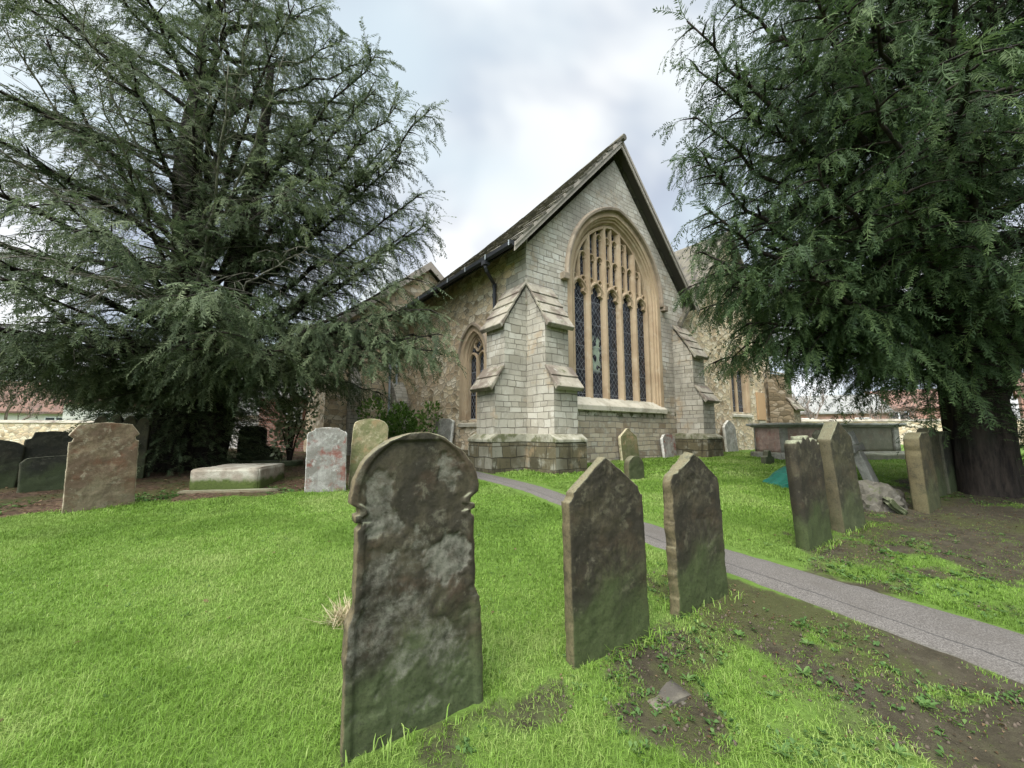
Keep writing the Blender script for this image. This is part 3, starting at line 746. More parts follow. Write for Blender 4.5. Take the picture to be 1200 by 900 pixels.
#REST
# ------------------------------------------------------------------ headstones
def stone_mat(name, base, dark, light, rust=(.16, .07, .03), rusta=.3, moss=.4, flake=(.30, .29, .25), streak=.4, algae=(.040, .055, .020), edge=None):
    edge = edge or tuple(k * 1.7 for k in light)
    def fn(g):
        o = g.tc('Object'); x, y, z = g.sep(o)
        geo = g.nt.nodes.new('ShaderNodeNewGeometry'); nz = g.sep(geo.outputs['Normal'])[2]
        a = g.noise(o, 3.6, 8, .68, dist=.4); b = g.noise(g.vmath('ADD', o, (7, 3, 1)), 10, 8, .74, dist=.3); f = g.noise(o, 85, 6, .78)
        st = g.noise(g.vmath('MULTIPLY', o, (13, 13, .9)), 1.3, 5, .65)
        c = g.mix(g.step(a, .42, .58), base, dark)
        c = g.mix(g.math('MULTIPLY', g.step(st, .48, .66), streak), c, dark)
        c = g.mix(g.math('MULTIPLY', g.step(g.noise(g.vmath('ADD', o, (2, 8, 4)), 3.4, 7, .68), .50, .62), rusta), c, rust)
        c = g.mix(g.math('MULTIPLY', g.step(b, .54, .66), .65), c, light)
        # algae near the ground, flaked patches with ragged bounds, lichen on the weathered top, paler edges
        low = g.math('MULTIPLY', g.math('SUBTRACT', 1.0, g.step(g.math('ADD', z, g.math('MULTIPLY', g.math('SUBTRACT', a, .5), 1.3)), .15, .62)), moss)
        c = g.mix(low, c, g.mix(b, tuple(k * .6 for k in algae), tuple(k * 1.7 for k in algae)))
        fm = g.step(g.math('ADD', g.attr('flake'), g.math('ADD', g.math('MULTIPLY', g.math('SUBTRACT', b, .5), 1.9), g.math('MULTIPLY', g.math('SUBTRACT', f, .5), .6))), .25, .95)
        fm = g.math('MULTIPLY', fm, g.step(g.attr('flake'), .02, .2))
        c = g.mix(g.math('MULTIPLY', fm, .85), c, g.mix(g.step(f, .35, .65), tuple(k * .45 for k in flake), flake))
        top = g.math('MULTIPLY', g.step(nz, .25, .7), g.step(b, .25, .55))
        c = g.mix(g.math('MULTIPLY', top, .75), c, (.24, .245, .16))
        li = g.math('MULTIPLY', g.step(g.noise(g.vmath('ADD', o, (3, 3, 9)), 22, 6, .75), .60, .68), g.step(a, .45, .6))
        c = g.mix(g.math('MULTIPLY', li, .7), c, light)
        sd = g.math('MULTIPLY', g.attr('edge'), g.step(b, .3, .55)); c = g.mix(g.math('MULTIPLY', sd, .8), c, edge)
        c = g.mix(g.math('MULTIPLY', g.step(f, .45, .7), .6), c, tuple(k * .4 for k in dark))
        h = g.math('ADD', g.math('MULTIPLY', f, .45), g.math('ADD', g.math('MULTIPLY', b, .8), g.math('MULTIPLY', fm, -.5)))
        return {'Base Color': c, 'Normal': g.bump(h, .55, .010), 'Roughness': g.math('ADD', .6, g.math('MULTIPLY', b, .4))}
    return mat(name, fn, .8, .3)
M['hs_dark'] = stone_mat('dark_headstone', (.046, .038, .022), (.020, .0165, .0095), (.10, .092, .064), (.055, .030, .016), .35, .8, flake=(.21, .20, .16), edge=(.13, .10, .055))
M['hs_black'] = stone_mat('black_headstone', (.045, .037, .021), (.019, .0155, .009), (.085, .076, .048), (.056, .036, .018), .3, .8, flake=(.11, .10, .075), streak=.7, algae=(.035, .050, .014), edge=(.12, .095, .05))
M['hs_olive'] = stone_mat('olive_headstone', (.055, .050, .025), (.024, .022, .012), (.10, .09, .055), (.06, .042, .02), .35, .6, edge=(.085, .07, .038))
M['hs_brown'] = stone_mat('brown_headstone', (.17, .125, .078), (.095, .062, .038), (.26, .225, .16), (.11, .052, .028), .8, .35, algae=(.10, .10, .06))
M['hs_white'] = stone_mat('white_headstone', (.28, .265, .24), (.17, .155, .135), (.40, .39, .36), (.17, .04, .025), .8, .1, streak=.5)
M['hs_tan'] = stone_mat('mossy_tan_headstone', (.22, .185, .105), (.12, .12, .05), (.33, .29, .19), (.26, .16, .085), .6, .6)
M['hs_pale'] = stone_mat('pale_headstone', (.29, .275, .24), (.17, .165, .135), (.40, .385, .345), (.17, .11, .08), .3, .15)
M['hs_darkest'] = stone_mat('darkest_headstone', (.036, .034, .022), (.015, .015, .010), (.075, .072, .052), (.04, .033, .02), .3, .7, edge=(.09, .085, .055))  # mottled stone, the darkest of the headstone tones
M['hs_yellow'] = stone_mat('lichened_headstone', (.070, .056, .025), (.028, .024, .012), (.12, .10, .052), (.075, .05, .02), .5, .5, edge=(.11, .09, .045))

def arcrow(z0, hw, rise, n=14):
    """half widths of a round head from z0 upwards (elliptic)"""
    out = []
    for i in range(1, n + 1):
        t = math.pi / 2 * i / n; out.append((z0 + rise * math.sin(t), max(.004, hw * math.cos(t))))
    return out
def rows_of(prof, dz=.014):
    """profile [(z, left, right)] -> dense rows"""
    out = []
    for (z0, l0, r0), (z1, l1, r1) in zip(prof, prof[1:]):
        n = max(1, int(math.hypot(z1 - z0, l1 - l0) / dz))
        for i in range(n):
            t = i / n; out.append((z0 + (z1 - z0) * t, l0 + (l1 - l0) * t, r0 + (r1 - r0) * t))
    out.append(prof[-1]); return out
def slab_mesh(rows, t, nxs=40, seed=0, flakes=(), amp=.008, erode=.006, rim=0):
    """rows bottom to top of (z, left, right); front at -t/2 with spalled relief"""
    nr = len(rows); V = []; FL = []; ED = []
    def nv(x, y, z, s=1.0): return noise.fractal(Vector((x * s + seed * 3.7, y * s, z * s + seed)), .8, 2.1, 5)
    for side in (0, 1):
        for z, l, r in rows:
            for i in range(nxs + 1):
                k = i / nxs; k = .5 - .5 * math.cos(math.pi * (k * .92 + .04)); k = (k - .5) / math.cos(math.pi * .04) + .5 if False else i / nxs
                x = l + (r - l) * k
                e = nv(x, 3 * side, z, 9) * erode
                ed = min(x - l, r - x) ; edge = max(0, 1 - min(ed, rows[-1][0] - z) / .018)
                q = nv(x, 5 + side, z, 4.5); fl = 0
                if side == 0:
                    for (cx, cz, rx, rz, dp) in flakes:
                        dd = math.hypot((x - cx) / rx, (z - cz) / rz) + nv(x, 1, z, 9) * .55
                        fl = max(fl, min(1, max(0, (1.0 - dd) * 5)) * dp)
                step_ = math.floor((q + .5) * 4) / 4 * amp * min(1, ed / .05)
                y = -t / 2 + step_ * .6 + q * amp * .4 + fl * .012 + edge * edge * t * .07 + nv(x, 2, z, 26) * (.0016 + .005 * fl)
                if rim and side == 0:
                    # shallow sunk panel inside a raised rim
                    y += .012 * min(1, max(0, (min(ed, rows[-1][0] - z) - rim) / .012))
                if side: y = t / 2 - q * amp * .5 - edge * edge * t * .12
                V.append((x + e * (1 if k > .5 else -1) * edge, y, z + e * edge)); FL.append(fl); ED.append(1.0 if min(ed, rows[-1][0] - z) < .004 else 0.0)
    F = []; N = nxs + 1; O = nr * N
    for j in range(nr - 1):
        for i in range(nxs):
            a = j * N + i; F.append((a, a + 1, a + N + 1, a + N)); F.append((O + a + 1, O + a, O + a + N, O + a + N + 1))
        a = j * N; F.append((O + a, a, a + N, O + a + N)); a = j * N + nxs; F.append((a, O + a, O + a + N, a + N))
    for i in range(nxs):
        a = (nr - 1) * N + i; F.append((a, a + 1, O + a + 1, O + a))
    return np.array(V), np.array(F), FL, ED
def sym(p): return [(z, -h, h) for z, h in p]
def headstone(label, x, y, yaw, prof, t, m, lean=(0, 0), group=None, sink=.06, z=None, name='headstone', nxs=40, seed=None, dz=.014, **k):
    seed = seed if seed is not None else int(abs(x * 37 + y * 91)) % 97
    V, F, FL, ED = slab_mesh(rows_of(prof, dz), t, nxs, seed, **k)
    o = np_mesh(name, V, F, M[m], attrs={'flake': ('POINT', FL), 'edge': ('POINT', ED)}, smooth=True)
    o.location = (x, y, (z if z is not None else gh(y)) - sink)
    o.rotation_euler = (R(lean[0]), R(lean[1]), R(yaw))
    tag(o, label, 'headstone', group); return o
def gabled(h, hw, sh, notch=.03, drop=.035):
    return [(0, hw), (sh - drop, hw), (sh - drop + .005, hw - notch * .4), (sh, hw - notch), (sh + .015, hw - notch), (h, .006)]
# front three
p1 = [(0, .300), (.48, .292), (.52, .292), (.575, .266), (.885, .262), (.90, .248), (.915, .246), (.92, .268), (.945, .268), (.95, .250), (.975, .255), (1.0, .290)] + arcrow(1.0, .292, .285, 16)
headstone('large dark round-topped headstone with flaking face, nearest in the foreground', -.405, 1.86, 30, sym(p1), .085, 'hs_dark', (-1, -1.2), nxs=90, dz=.009, seed=3, rim=.03,
          flakes=[(-.17, 1.02, .06, .15, .55), (.15, 1.10, .06, .10, .55), (-.15, .90, .10, .08, .6), (0, .66, .26, .20, .42), (.14, .72, .13, .12, .7), (-.12, .46, .20, .24, .5), (.08, .36, .24, .16, .42), (0, .2, .22, .12, .35)])
p2 = gabled(1.09, .275, .895)
headstone('dark gabled headstone with sharp shoulders and greenish foot, middle of the front row', .535, 2.335, 29.5, sym(p2), .075, 'hs_black', (-1, -.4), nxs=70, dz=.010, seed=8, flakes=[(-.12, .55, .04, .25, .25), (.05, .75, .10, .3, .15)])
p3 = [(0, -.28, .27), (.83, -.28, .265), (.86, -.275, .262), (.89, -.255, .225), (1.04, -.01, .0)]
headstone('dark gabled headstone with a scarred hollow and eroded right edge', 1.25, 2.80, 33, p3, .085, 'hs_black', (-2, .8), nxs=70, dz=.010, seed=21, erode=.02, flakes=[(.06, .52, .13, .12, .35), (-.05, .80, .1, .1, .25)])
# the row by the far side of the path
def scallop(h, hw, tops, n=60):
    return None
def column_stone(label, x, y, yaw, ztop, hw, t, m, lean, sink=.06, n=60, seed=1):
    """stone whose top edge is a curve z = ztop(k), k in 0..1"""
    V = []; FL = []; nz = 46
    for side in (0, 1):
        for j in range(nz + 1):
            for i in range(n + 1):
                k = i / n; xx = -hw + 2 * hw * k; H = ztop(k); zz = H * j / nz
                q = noise.fractal(Vector((xx * 5 + seed, side * 4, zz * 5)), .8, 2.1, 4)
                dep = max(0, (zz - H + .12) / .12); gro = (ztop(k) - min(ztop(k - .03), ztop(k + .03), ztop(k)))
                V.append((xx, (-t / 2 if side == 0 else t / 2) + q * .006 + (1 if side == 0 else -1) * dep * dep * t * .08, zz + q * .004)); FL.append(0)
    N = n + 1; O = N * (nz + 1); F = []
    for j in range(nz):
        for i in range(n):
            a = j * N + i; F.append((a, a + 1, a + N + 1, a + N)); F.append((O + a + 1, O + a, O + a + N, O + a + N + 1))
        a = j * N; F.append((O + a, a, a + N, O + a + N)); a = j * N + n; F.append((a, O + a, O + a + N, a + N))
    for i in range(n):
        a = nz * N + i; F.append((a, a + 1, O + a + 1, O + a))
    o = np_mesh('headstone', np.array(V), np.array(F), M[m], attrs={'flake': ('POINT', FL)}, smooth=True)
    o.location = (x, y, gh(y) - sink); o.rotation_euler = (R(lean[0]), R(lean[1]), R(yaw)); tag(o, label, 'headstone'); return o
column_stone('leaning dark headstone with a jagged scalloped top, left of the two beside the path', 2.79, 3.83, 31,
             lambda k: 1.0 + .028 * abs(math.sin(k * math.pi * 4.5)) + (.03 if .3 < k < .62 else 0) - (.05 if k > .93 else 0), .23, .105, 'hs_black', (-1, -3.2), seed=4)
headstone('tall narrow gabled headstone leaning left beside the jagged one', 3.50, 4.30, 29, sym([(0, .24), (.98, .235), (1.0, .225), (1.01, .205), (1.17, .006)]), .13, 'hs_olive', (-2, -3.8), nxs=44, seed=5)
p6 = [(0, .27), (.72, .27), (.78, .25), (.84, .262), (.90, .25)] + arcrow(.90, .25, .10, 8)
headstone('yellowish thick headstone with a waisted shoulder, left of three under the right yew', 5.12, 5.08, 33, sym(p6), .15, 'hs_yellow', (-1, -1.5), nxs=34)
p7 = [(0, .26), (.50, .26), (.53, .235), (.86, .235)] + arcrow(.86, .235, .16, 8)
headstone('slim mossy headstone with stepped foot, middle of three under the right yew', 5.98, 5.80, 30, sym(p7), .13, 'hs_olive', (-1, 2), nxs=34)
headstone('dark headstone against the trunk of the right yew', 6.55, 6.12, 30, sym([(0, .24), (.80, .24)] + arcrow(.80, .24, .16, 8)), .11, 'hs_darkest', (-1, -3), nxs=30)
headstone('thin dark headstone half hidden behind the tall gabled one', 5.05, 6.6, 30, sym([(0, .2), (.88, .2), (.95, .1)]), .10, 'hs_darkest', (0, 1), nxs=24)
headstone('small round-topped headstone behind the gabled pair, near the church', 2.2, 7.35, 28, sym([(0, .19), (.28, .19)] + arcrow(.28, .19, .18, 10)), .13, 'hs_olive', (0, 0), nxs=34)
headstone('tiny weathered stub of a headstone on the grass before the chest tomb', 6.1, 9.7, 20, sym([(0, .15), (.22, .14), (.25, .07), (.36, .05), (.38, .01)]), .14, 'hs_darkest', nxs=24)
# against the church walls
def on_wall(u, v, z=None):
    c, s = .79335, .60876; return (.318 + u * c - v * s, 8.6 + u * s + v * c)
x, y = on_wall(3.33, -.16); headstone('pale pointed headstone propped under the great window', x, y, 37.5, sym([(0, .36), (.62, .36), (.65, .33), (.85, .006)]), .09, 'hs_tan', (-6, 0), nxs=34, sink=.02)
x, y = on_wall(5.18, -.16); headstone('low pale headstone with reddish foot leaning on the wall right of the window', x, y, 37.5, sym([(0, .32), (.55, .32), (.60, .25), (.66, .20), (.68, .02)]), .09, 'hs_white', (-6, 0), nxs=34, sink=.02)
x, y = on_wall(9.35, -.02); headstone('tall pale pointed headstone propped against the north chapel', x, y, 37.5, sym([(0, .42), (.86, .42), (.98, .30), (1.12, .006)]), .10, 'hs_pale', (-4, 0), nxs=34, sink=.02)
x, y = on_wall(-.20, 3.5); headstone('pale grey headstone propped against the rubble south wall', x, y, -52.5, sym([(0, .50), (1.02, .50), (1.06, .46), (1.10, .3), (1.13, .02)]), .09, 'hs_pale', (-6, 0), nxs=34, sink=.02)
# left side
p16 = [(0, .315), (.88, .31), (.89, .285), (.93, .275), (.965, .315), (1.0, .30), (1.04, .27), (1.09, .24), (1.11, .10), (1.12, .01)]
headstone('brown stained headstone with notched shoulders in front of the left yew', -5.12, 5.12, 47, sym(p16), .075, 'hs_brown', (0, -1.5), nxs=60, dz=.012, seed=6)
column_stone('mossy headstone with a fluted scalloped crown behind the brown one', -6.98, 7.2, 30,
             lambda k: 1.02 + .19 * abs(math.sin((k * .96 + .02) * math.pi * 4)) ** .6 * (1 - .5 * abs(k - .45)) , .37, .12, 'hs_olive', (0, 1), seed=9)
headstone('black square-shouldered headstone at the left edge beneath the yew', -7.62, 6.7, 40, sym([(0, .34), (.78, .33), (.80, .27), (.90, .24), (.93, .02)]), .10, 'hs_darkest', (0, 3), nxs=30)
headstone('dark wide low headstone in front of the black one under the yew', -7.0, 6.35, 42, sym([(0, .42), (.48, .42), (.55, .36), (.57, .02)]), .12, 'hs_darkest', (0, -2), nxs=30)
headstone('grey leaning headstone cut off by the left edge of the view', -8.05, 6.25, 45, sym([(0, .3), (.7, .3)] + arcrow(.7, .3, .12, 8)), .10, 'hs_darkest', (0, 4), nxs=30)
headstone('white headstone with rusty red streaks, left of the pair before the church', -2.80, 6.16, 20, sym([(0, .28), (.90, .275), (.93, .26), (.97, .18), (1.0, .16), (1.01, .02)]), .09, 'hs_white', (0, -1), nxs=50, dz=.012, seed=13)
headstone('tan moss-greened round-shouldered headstone, right of the pair before the church', -2.31, 6.52, 14, sym([(0, .275), (.98, .27), (1.02, .26)] + arcrow(1.02, .255, .12, 9)), .09, 'hs_tan', (0, 1.5), nxs=50, dz=.012, seed=14)
headstone('tall dark headstone standing behind the mossy ledger block', -6.42, 10.0, 15, sym([(0, .31), (.86, .30), (.88, .27), (.93, .24), (.96, .02)]), .11, 'hs_darkest', nxs=30)
headstone('low broad dark headstone in front of the tall dark one', -5.85, 9.55, 15, sym([(0, .40), (.34, .40), (.36, .28), (.47, .24), (.50, .02)]), .12, 'hs_darkest', nxs=30)
headstone('half buried round headstone behind the mossy ledger block', -6.1, 8.8, 15, sym([(0, .26), (.12, .26)] + arcrow(.12, .26, .15, 8)), .10, 'hs_darkest', nxs=30)

# ledger block with a mossy side
def noisy_box(name, size, m, loc, yaw, label=None, cat=None, parent=None, lean=(0, 0), cuts=10, amp=.012, seed=0, taper=0, bev=.015):
    bm = bmesh.new(); bmesh.ops.create_cube(bm, size=1)
    for v in bm.verts:
        k = 1 - taper if v.co.z > 0 else 1
        v.co = Vector((v.co.x * size[0] * k, v.co.y * size[1] * k, (v.co.z + .5) * size[2]))
    bmesh.ops.bevel(bm, geom=list(bm.edges), offset=bev, segments=2, affect='EDGES')
    bmesh.ops.subdivide_edges(bm, edges=list(bm.edges), cuts=cuts, use_grid_fill=True)
    for v in bm.verts:
        n = noise.noise_vector(v.co * 3 + Vector((seed, 0, 0))) * amp + noise.noise_vector(v.co * 11 + Vector((seed, 5, 0))) * amp * .4; v.co += n
    box_uv(bm); me = bpy.data.meshes.new(name); bm.to_mesh(me); bm.free()
    me.polygons.foreach_set('use_smooth', np.ones(len(me.polygons), dtype=bool))
    o = link(name, me, M[m], parent); o.location = loc; o.rotation_euler = (R(lean[0]), R(lean[1]), R(yaw))
    if label: tag(o, label, cat)
    return o
def ledger_fn(g):
    o = g.tc('Object'); z = g.sep(o)[2]; a = g.noise(o, 4, 6, .65); b = g.noise(o, 30, 5, .7)
    geo = g.nt.nodes.new('ShaderNodeNewGeometry'); nz = g.sep(geo.outputs['Normal'])[2]
    c = g.mix(g.step(a, .4, .6), (.40, .37, .30), (.26, .22, .17))
    mossf = g.math('MULTIPLY', g.math('SUBTRACT', 1.0, g.step(nz, .3, .6)), g.math('SUBTRACT', 1.0, g.step(g.math('ADD', z, g.math('MULTIPLY', a, .3)), .30, .40)))
    c = g.mix(mossf, c, g.mix(b, (.03, .045, .008), (.10, .13, .03)))
    return {'Base Color': c, 'Normal': g.bump(g.math('ADD', a, b), .7, .02)}
M['ledger'] = mat('mossy_ledger', ledger_fn, .9)
noisy_box('ledger_stone', (.95, 1.05, .36), 'ledger', (-4.45, 6.72, gh(6.7) - .06), 10, 'low pale ledger block with a moss-covered front on the leaf litter', 'grave slab')
noisy_box('grave_slab', (1.5, .5, .12), 'hs_darkest', (-5.6, 9.2, gh(9.2)), 12, 'flat dark stone kerb at the foot of the two dark headstones', 'grave slab', cuts=6)
noisy_box('grave_slab', (.24, .17, .05), 'slate', (.70, 2.02, gh(2.02) - .045), 25, 'small flat grey stone sunk in the muddy turf of the foreground', 'stone', cuts=5, amp=.02)
noisy_box('edging_stone', (1.35, .16, .06), 'hs_brown', (-4.15, 6.05, gh(6.05) - .02), 8, 'thin flat edging stone in front of the mossy ledger block', 'stone', cuts=6)

# chest tombs
def chest_tomb(label, x, y, yaw, L, D, H, panel):
    t = empty('chest_tomb', (x, y, gh(y) - .03), R(yaw)); tag(t, label, 'chest tomb')
    noisy_box('plinth', (L + .12, D + .12, .20), 'hs_pale', (0, 0, 0), 0, parent=t, cuts=6, bev=.02)
    noisy_box('body', (L - .10, D - .10, H - .3), panel, (0, 0, .19), 0, parent=t, cuts=6, amp=.004)
    for sx in (-1, 1):
        for sy in (-1, 1):
            noisy_box('pilaster', (.22, .08, H - .3), 'hs_pale', (sx * (L / 2 - .16), sy * (D / 2 - .045), .195), 0, parent=t, cuts=3, amp=.004)
    mb = MB(); l, d_ = L / 2, D / 2
    for (a, b, z0, z1) in ((.0, .04, H - .115, H - .075), (.04, .10, H - .075, H - .055), (.10, .10, H - .055, H), ):
        mb.hexa([(-l - a, -d_ - a, z0), (l + a, -d_ - a, z0), (l + a, d_ + a, z0), (-l - a, d_ + a, z0), (-l - b, -d_ - b, z1), (l + b, -d_ - b, z1), (l + b, d_ + b, z1), (-l - b, d_ + b, z1)])
    mb.build('lid', M['hs_lid'], t, bevel=.008, jitter=.004)
    return t
M['hs_lid'] = weathered('tomb_lid_stone', (.30, .30, .28), (.20, .20, .17), (.40, .40, .36), .15)
M['hs_red'] = stone_mat('red_panel', (.40, .28, .24), (.27, .19, .16), (.50, .42, .37), (.32, .14, .10), .45, .15)
M['hs_grey'] = stone_mat('grey_panel', (.20, .18, .14), (.13, .12, .09), (.28, .26, .21), (.2, .13, .08), .2, .4)
chest_tomb('grey chest tomb with a reddish side panel near the north chapel', 7.90, 11.4, 12, 1.75, .95, .99, 'hs_red')
chest_tomb('grey chest tomb with plain panelled side, right of the reddish one', 10.0, 11.8, 10, 2.1, .95, .99, 'hs_grey')
noisy_box('stone_kerb', (2.6, .5, .16), 'hs_grey', (9.9, 10.9, gh(10.9) - .02), 10, 'low rough stone base in front of the plain chest tomb', 'stone', cuts=8, amp=.03)
# leaning stone cross and the broken boulder before it
mb = MB()
def pr(pts, d0): mb.prism([(x, -d0, z) for x, z in pts], (0, 2 * d0, 0))
pr([(-.095, 0), (.095, 0), (.075, .62), (-.075, .62)], .065)
pr([(-.20, .60), (-.075, .622), (.075, .622), (.20, .60), (.20, .74), (.075, .722), (-.075, .722), (-.20, .74)], .058)
pr([(-.075, .723), (.075, .723), (.085, .95), (-.085, .95)], .062)
o = mb.build('stone_cross', M['hs_pale'], None, bevel=.012)
o.location = (5.72, 6.45, gh(6.45) - .04); o.rotation_euler = (Matrix.Rotation(R(-17), 3, Vector((.66, .75, 0))) @ Matrix.Rotation(R(28), 3, 'Z')).to_euler(); tag(o, 'weathered stone cross leaning left behind the broken boulder', 'cross')
bm = bmesh.new(); bmesh.ops.create_icosphere(bm, subdivisions=4, radius=1)
for v in bm.verts:
    n = noise.fractal(v.co * 1.6 + Vector((4, 4, 4)), .8, 2.1, 5); v.co *= 1 + n * .28
    v.co = Vector((v.co.x * .40, v.co.y * .30, max(-.05, v.co.z) * .32))
me = bpy.data.meshes.new('boulder'); bm.to_mesh(me); bm.free()
M['rock'] = weathered('rough_rock', (.10, .09, .07), (.05, .045, .035), (.15, .14, .12), .3, sc=6)
o = link('boulder', me, M['rock']); o.location = (4.62, 5.25, gh(5.25) - .03); o.rotation_euler.z = .4; tag(o, 'rough grey broken lump of stone between the leaning headstones', 'boulder')
noisy_box('stone_slab', (.26, .34, .08), 'hs_olive', (4.58, 5.0, gh(5) + .05), -15, 'small mossy slab tilted against the grey boulder', 'stone', lean=(12, 48), cuts=8, amp=.03, bev=.03)
# green sheets
M['tarp'] = flat('green_sheet', (.006, .075, .050), .45, .25, 9)
def sheet(label, x, y, yaw, pts):
    mb = MB(); bm = mb.bm
    mb.prism([(px_, -.15, pz_) for px_, pz_ in pts], (0, .5, 0))
    bmesh.ops.subdivide_edges(bm, edges=list(bm.edges), cuts=4, use_grid_fill=True)
    o = mb.build('green_sheet', M['tarp'], None, jitter=.05, uv=False); o.location = (x, y, gh(y) - .02); o.rotation_euler.z = R(yaw); tag(o, label, 'sheet')
sheet('green sheet draped low on the grass behind the jagged headstone', 4.55, 6.6, 10, [(-.34, 0), (.4, 0), (.35, .36), (.15, .30)])
sheet('green sheet showing between two headstones under the right yew', 7.85, 7.4, 5, [(-.16, 0), (.16, 0), (.14, .34), (-.12, .36)])
#TREES
# ------------------------------------------------------------------ yews
def foliage_mat(name, c1, c2, c3):
    def fn(g):
        r = g.attr('tint'); o = g.pos(); n = g.noise(o, .8, 3, .6)
        c = g.ramp(r, [(0, c1), (.55, c2), (1, c3)])
        c = g.mix(g.math('MULTIPLY', g.step(n, .5, .7), .35), c, c3)
        return {'Base Color': c, 'Roughness': .6}
    m = mat(name, fn, .6, .2); n = m.node_tree; b = next(q for q in n.nodes if q.type == 'BSDF_PRINCIPLED'); o = next(q for q in n.nodes if q.type == 'OUTPUT_MATERIAL')
    t = n.nodes.new('ShaderNodeBsdfTranslucent'); mx = n.nodes.new('ShaderNodeMixShader'); mx.inputs[0].default_value = .35
    n.links.new(b.inputs['Base Color'].links[0].from_socket, t.inputs[0]); n.links.new(b.outputs[0], mx.inputs[1]); n.links.new(t.outputs[0], mx.inputs[2]); n.links.new(mx.outputs[0], o.inputs[0])
    return m
M['leaf_grey'] = foliage_mat('grey_green_needles', (.022, .036, .016), (.070, .096, .044), (.17, .20, .105))
M['leaf_green'] = foliage_mat('dark_green_needles', (.020, .038, .016), (.048, .082, .030), (.10, .145, .050))
def bark_fn(c1, c2, c3):
    def fn(g):
        o = g.pos(); a = g.noise(g.vmath('MULTIPLY', o, (9, 9, 1.6)), 1.5, 6, .7); b = g.noise(o, 2.5, 4)
        c = g.mix(g.step(a, .35, .65), c1, c2); c = g.mix(g.math('MULTIPLY', g.step(b, .55, .7), .6), c, c3)
        return {'Base Color': c, 'Normal': g.bump(a, .9, .04)}
    return fn
M['bark'] = mat('yew_bark', bark_fn((.008, .006, .005), (.034, .026, .020), (.022, .024, .015)), .9, .2)
M['bark_pale'] = mat('lichened_bark', bark_fn((.09, .08, .065), (.20, .185, .15), (.17, .18, .13)), .9, .2)
M['twig'] = mat('bare_twigs', bark_fn((.10, .075, .06), (.20, .16, .135), (.17, .15, .12)), .9, .2)

SAG = [.15, .3, .45, .2, .6, .35, .1, .5]
def spray_template(seed, pairs=13):
    """one drooping yew spray: kites either side of a twig, unit length along y"""
    r = np.random.default_rng(seed); V = []
    def kite(p, d, L, wd, nrm):
        d = d / np.linalg.norm(d); s = np.cross(d, nrm); s /= np.linalg.norm(s)
        V.extend([p, p + d * L * .45 + s * wd, p + d * L, p + d * L * .45 - s * wd])
    def axis_p(t): return np.array([.04 * math.sin(t * 4 + seed), t, -SAG[seed] * t * t])
    pairs = int(r.integers(9, 16))
    for i in range(pairs):
        t = .10 + .86 * i / (pairs - 1); L = (.25 - .13 * t) * r.uniform(.6, 1.25)
        for s in (-1, 1):
            if r.random() < .2: continue
            a = r.uniform(.6, 1.2) * s
            d = np.array([math.sin(a), math.cos(a), -.35 * t - .12 + r.normal(0, .16)])
            kite(axis_p(t), d, L, .017 + .006 * r.random(), np.array([r.normal(0, .35), r.normal(0, .35), 1.0]))
    kite(axis_p(.93), np.array([0, 1, -.5]), .14, .02, np.array([.2, 0, 1.0]))
    for k in range(3):
        a, b = axis_p(k / 3), axis_p((k + 1) / 3); V.extend([a + (-.008, 0, 0), a + (.008, 0, 0), b + (.008, 0, 0), b + (-.008, 0, 0)])
    return np.array(V)
SPR = [spray_template(s) for s in range(8)]
class Foliage:
    def __init__(s): s.p = []; s.d = []; s.l = []
    def add(s, p, d, l): s.p.append(tuple(p)); s.d.append(tuple(d)); s.l.append(l)
    def build(s, name, m, parent, seed=0):
        r = np.random.default_rng(seed); P_ = np.array(s.p); D = np.array(s.d); L = np.array(s.l)
        D /= np.linalg.norm(D, axis=1)[:, None]; n = len(P_)
        up = np.tile([0, 0, 1.0], (n, 1)) + r.normal(0, .35, (n, 3))
        Xv = np.cross(D, up); Xv /= np.linalg.norm(Xv, axis=1)[:, None]; Zv = np.cross(Xv, D)
        tid = r.integers(0, len(SPR), n); VV = []; TT = []
        tint = np.clip(r.normal(.5, .22, n), 0, 1)
        for k, T in enumerate(SPR):
            q = tid == k
            if not q.any(): continue
            W_ = (T[None, :, 0, None] * Xv[q][:, None, :] + T[None, :, 1, None] * D[q][:, None, :] + T[None, :, 2, None] * Zv[q][:, None, :]) * L[q][:, None, None] + P_[q][:, None, :]
            VV.append(W_.reshape(-1, 3)); TT.append(np.repeat(tint[q], len(T) // 4))
        V = np.concatenate(VV); F = np.arange(len(V)).reshape(-1, 4)
        return np_mesh(name, V, F, m, parent, attrs={'tint': ('FACE', np.clip(np.concatenate(TT) + r.normal(0, .1, len(F)), 0, 1))})
def bez(a, b, c, n):
    t = np.linspace(0, 1, n)[:, None]; return (1 - t) ** 2 * a + 2 * t * (1 - t) * b + t * t * c
def rotz(v, a): return np.array([v[0] * math.cos(a) - v[1] * math.sin(a), v[0] * math.sin(a) + v[1] * math.cos(a), v[2]])
